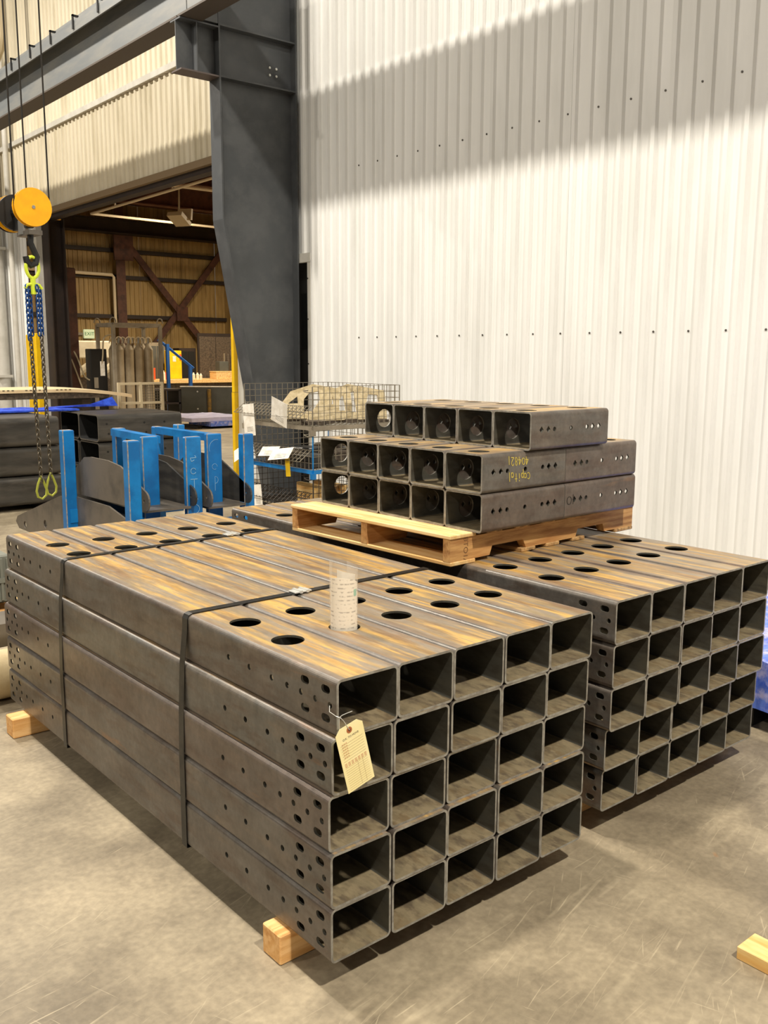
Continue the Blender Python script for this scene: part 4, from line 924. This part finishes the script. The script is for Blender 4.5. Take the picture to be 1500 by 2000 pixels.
# ================================================================== PALLET WITH SHORT TUBES
ZT=Z0+5*SZ
ang=math.radians(2.2)
pl=tag(empty('wooden_pallet',(1.118,.740,ZT),ang),'wooden pallet carrying short tubes on top of stacks','pallet')
PXL,PYL=1.22,1.0
def stringer(y0):
    P=[(0,.016),(.225,.016),(.24,.052),(.43,.052),(.45,.016),(.785,.016),(.80,.052),(.985,.052),(1.0,.016),(PXL,.016),(PXL,.105),(0,.105)]
    return MB().prism(P,(0,y0,0),(1,0,0),(0,0,1),(0,.038,0)).build('stringer',M_PALX,pl)
for y0 in (0,.48,PYL-.038): stringer(y0)
for k,xx in enumerate((0,.205,.375,.545,.715,.885,1.08)):
    w=.14 if k in (0,6) else .09
    MB().bev((xx-(.006 if k==0 else 0),-.006,.105),(xx+w,PYL+.006,.121),.003).build('deck_board',M_PAL if k in (0,) else M_PALD,pl)
for xx,w in ((0,.14),(.42,.09),(.58,.09),(.76,.09),(1.08,.14)): MB().bev((xx,-.004,0),(xx+w,PYL+.004,.016),.003).build('bottom_board',M_PALD if xx else M_PAL,pl)
pst=link('lettering',text_mesh('58TO1A',.034,mat('burnt_stamp',(120,84,50),rough=.8),.0002),pl,(.085,-.0005,.062)); pst.rotation_euler=(math.pi/2,math.radians(90),0)
ZP=ZT+.1215
SL=.497
LROW=['bottom layer','middle layer','top layer']
YORD=['front tube','second from front','middle tube','second from back','back tube']
a0=math.radians(1.0)
def short_tube(layer,j,e,x0,y0,z):
    # tube axis along +X: rotate by -90 deg so local +y -> +x ; local x=0 side faces +Y
    px=x0+e*(SL+.0008); py=y0+(j+1)*SX
    ca,sa=math.cos(a0),math.sin(a0); dx,dy=px-x0,py-y0
    o=link('short_steel_tube',SHORT,None,(x0+dx*ca-dy*sa+random.uniform(-.003,.0)*(1-e),y0+dx*sa+dy*ca,z),-math.pi/2+a0)
    return tag(o,'short steel tube on pallet, %s, %s, %s end of its pair'%(LROW[layer],YORD[j],['left','right'][e]) if layer<2 else 'short steel tube on pallet, top layer, %s'%YORD[j],'tube','short tubes on the pallet')
chalk_tube=None; sten_tube=None
for j in range(5):
    for e in range(2):
        t=short_tube(0,j,e,1.238,.690,ZP)
        if j==0 and e==1: sten_tube=t
        t=short_tube(1,j,e,1.232,.688,ZP+SZ)
        if j==0 and e==0: chalk_tube=t
    short_tube(2,j,0,1.475,.665,ZP+2*SZ)
# chalk writing on the near side of the middle-layer tube (written upside down)
G={'C':[arc(.5,.4,.4,50,310)],'a':[arc(.45,.3,.3,0,360),[(.75,.6),(.75,0)]],'p':[[(.15,.6),(.15,-.45)],arc(.45,.3,.3,0,360)],'i':[[(.4,.6),(.4,0)],[(.4,.85),(.4,.95)]],'t':[[(.4,1.0),(.4,0)],[(.1,.65),(.75,.65)]],'l':[[(.4,1.1),(.4,0)]],
   '4':[[(.65,0),(.65,1),(.1,.35),(.9,.35)]],'0':[arc(.45,.5,.42,0,360)],'8':[arc(.45,.74,.24,0,360),arc(.45,.26,.27,0,360)],'2':[arc(.45,.7,.3,160,-30)+[(.1,0),(.8,0)]],'1':[[(.4,1),(.4,0)]]}
def write(txt,s,adv):
    out=[]; x=0; rr=random.Random(3)
    for ch in txt:
        dy=rr.uniform(-.12,.12)
        for pl_ in G[ch]: out.append([((x+a*.9)*s,(b+dy)*s) for a,b in pl_])
        x += adv
    return out
# side face of the tube is local x=TW, local y along length; upside-down text: reading direction is -y, letters' up is -z
strokes(write('Capital',.032,.85),(TW,.275,.062),(0,-.70,.04),(0,.08,-1),(1,0,0),.0022,M_CHALKY,'chalk_writing',chalk_tube)
strokes(write('404821',.032,.95),(TW,.262,.126),(0,-.70,.04),(0,.08,-1),(1,0,0),.0022,M_CHALKY,'chalk_writing',chalk_tube)
strokes(write('01',.040,.7),(TW,.012,.060),(0,1,0),(0,0,1),(1,0,0),.002,M_STEN,'stencil_mark',sten_tube)

# ================================================================== RIGHT AND LEFT EDGES
rb=tag(empty('wrapped_bundle',(0,0,0)),'blue film wrapped bundle between right stack and white wall','bundle')
wavy_slab(2.50,-.35,3.75,.95,.10,.34,14,.018,21).build('film_wrap',M_FILM,rb)
for yy in (-.25,.3,.8): MB().box((2.55,yy-.06,0),(3.7,yy+.06,.10)).build('skid',M_BLK,rb)
bd=MB().bev((0,-.75,0),(.095,0,.038),.002).build('timber_offcut',M_LUMY,None,(.957,-.588,.0)); tag(bd,'pale flat timber offcut lying on floor at lower right','timber')
cr=tag(empty('fabric_roll',(0,0,0)),'cream fabric roll lying behind the left end of stack','roll')
MB().cyl((-.8,2.74,.118),(.5,2.74,.118),.118,28).build('roll_body',M_CREAM,cr,smooth=True); MB().cyl((-.82,2.74,.118),(-.80,2.74,.118),.04,12).build('core',M_PALD,cr); MB().cyl((.50,2.74,.118),(.52,2.74,.118),.04,12).build('core',M_PALD,cr)
cb=MB().box((-.8,3.0,.17),(.45,3.25,.29)).mesh('channel_body',M_PLATE); cut=MB().prism(slot_poly(.04,.225,.10,.06),(0,2.9,0),(1,0,0),(0,0,1),(0,.25,0)).mesh('c',M_BLK); cb=boolean_cut(cb,cut)
ch=tag(empty('slotted_steel_bar',(0,0,0)),'thick steel bar with slotted hole behind cream roll','bar'); link('bar_body',cb,ch)
for xx in (-.6,.25): MB().box((xx,3.02,0),(xx+.09,3.23,.17)).build('support_block',M_PALD,ch)
lp=tag(empty('wooden_pallet',(-.55,3.95,0)),'wooden pallet at left edge under grey ribbed bin','pallet')
for yy in (0,.32,.62): MB().bev((0,yy,.016),(1.25,yy+.04,.105),.003).build('stringer',M_PALX,lp)
for xx in (0,.28,.56,.84,1.12): MB().bev((xx,0,.105),(xx+.13,.66,.125),.003).build('deck_board',M_PAL,lp)
for xx in (0,1.12): MB().bev((xx,0,0),(xx+.13,.66,.016),.003).build('bottom_board',M_PALD,lp)
bi=tag(empty('ribbed_bin',(-.45,4.05,.125)),'grey ribbed bin standing on the left edge pallet','bin')
MB().bev((0,0,0),(1.0,.5,.30),.01).build('bin_body',M_BIN,bi)
for k in range(26): MB().box((.02+k*.038,-.012,.02),(.035+k*.038,.0,.28)).build('rib',M_BIN,bi)
MB().box((-.01,-.016,.13),(1.01,-.002,.16)).build('band',M_BIN,bi)
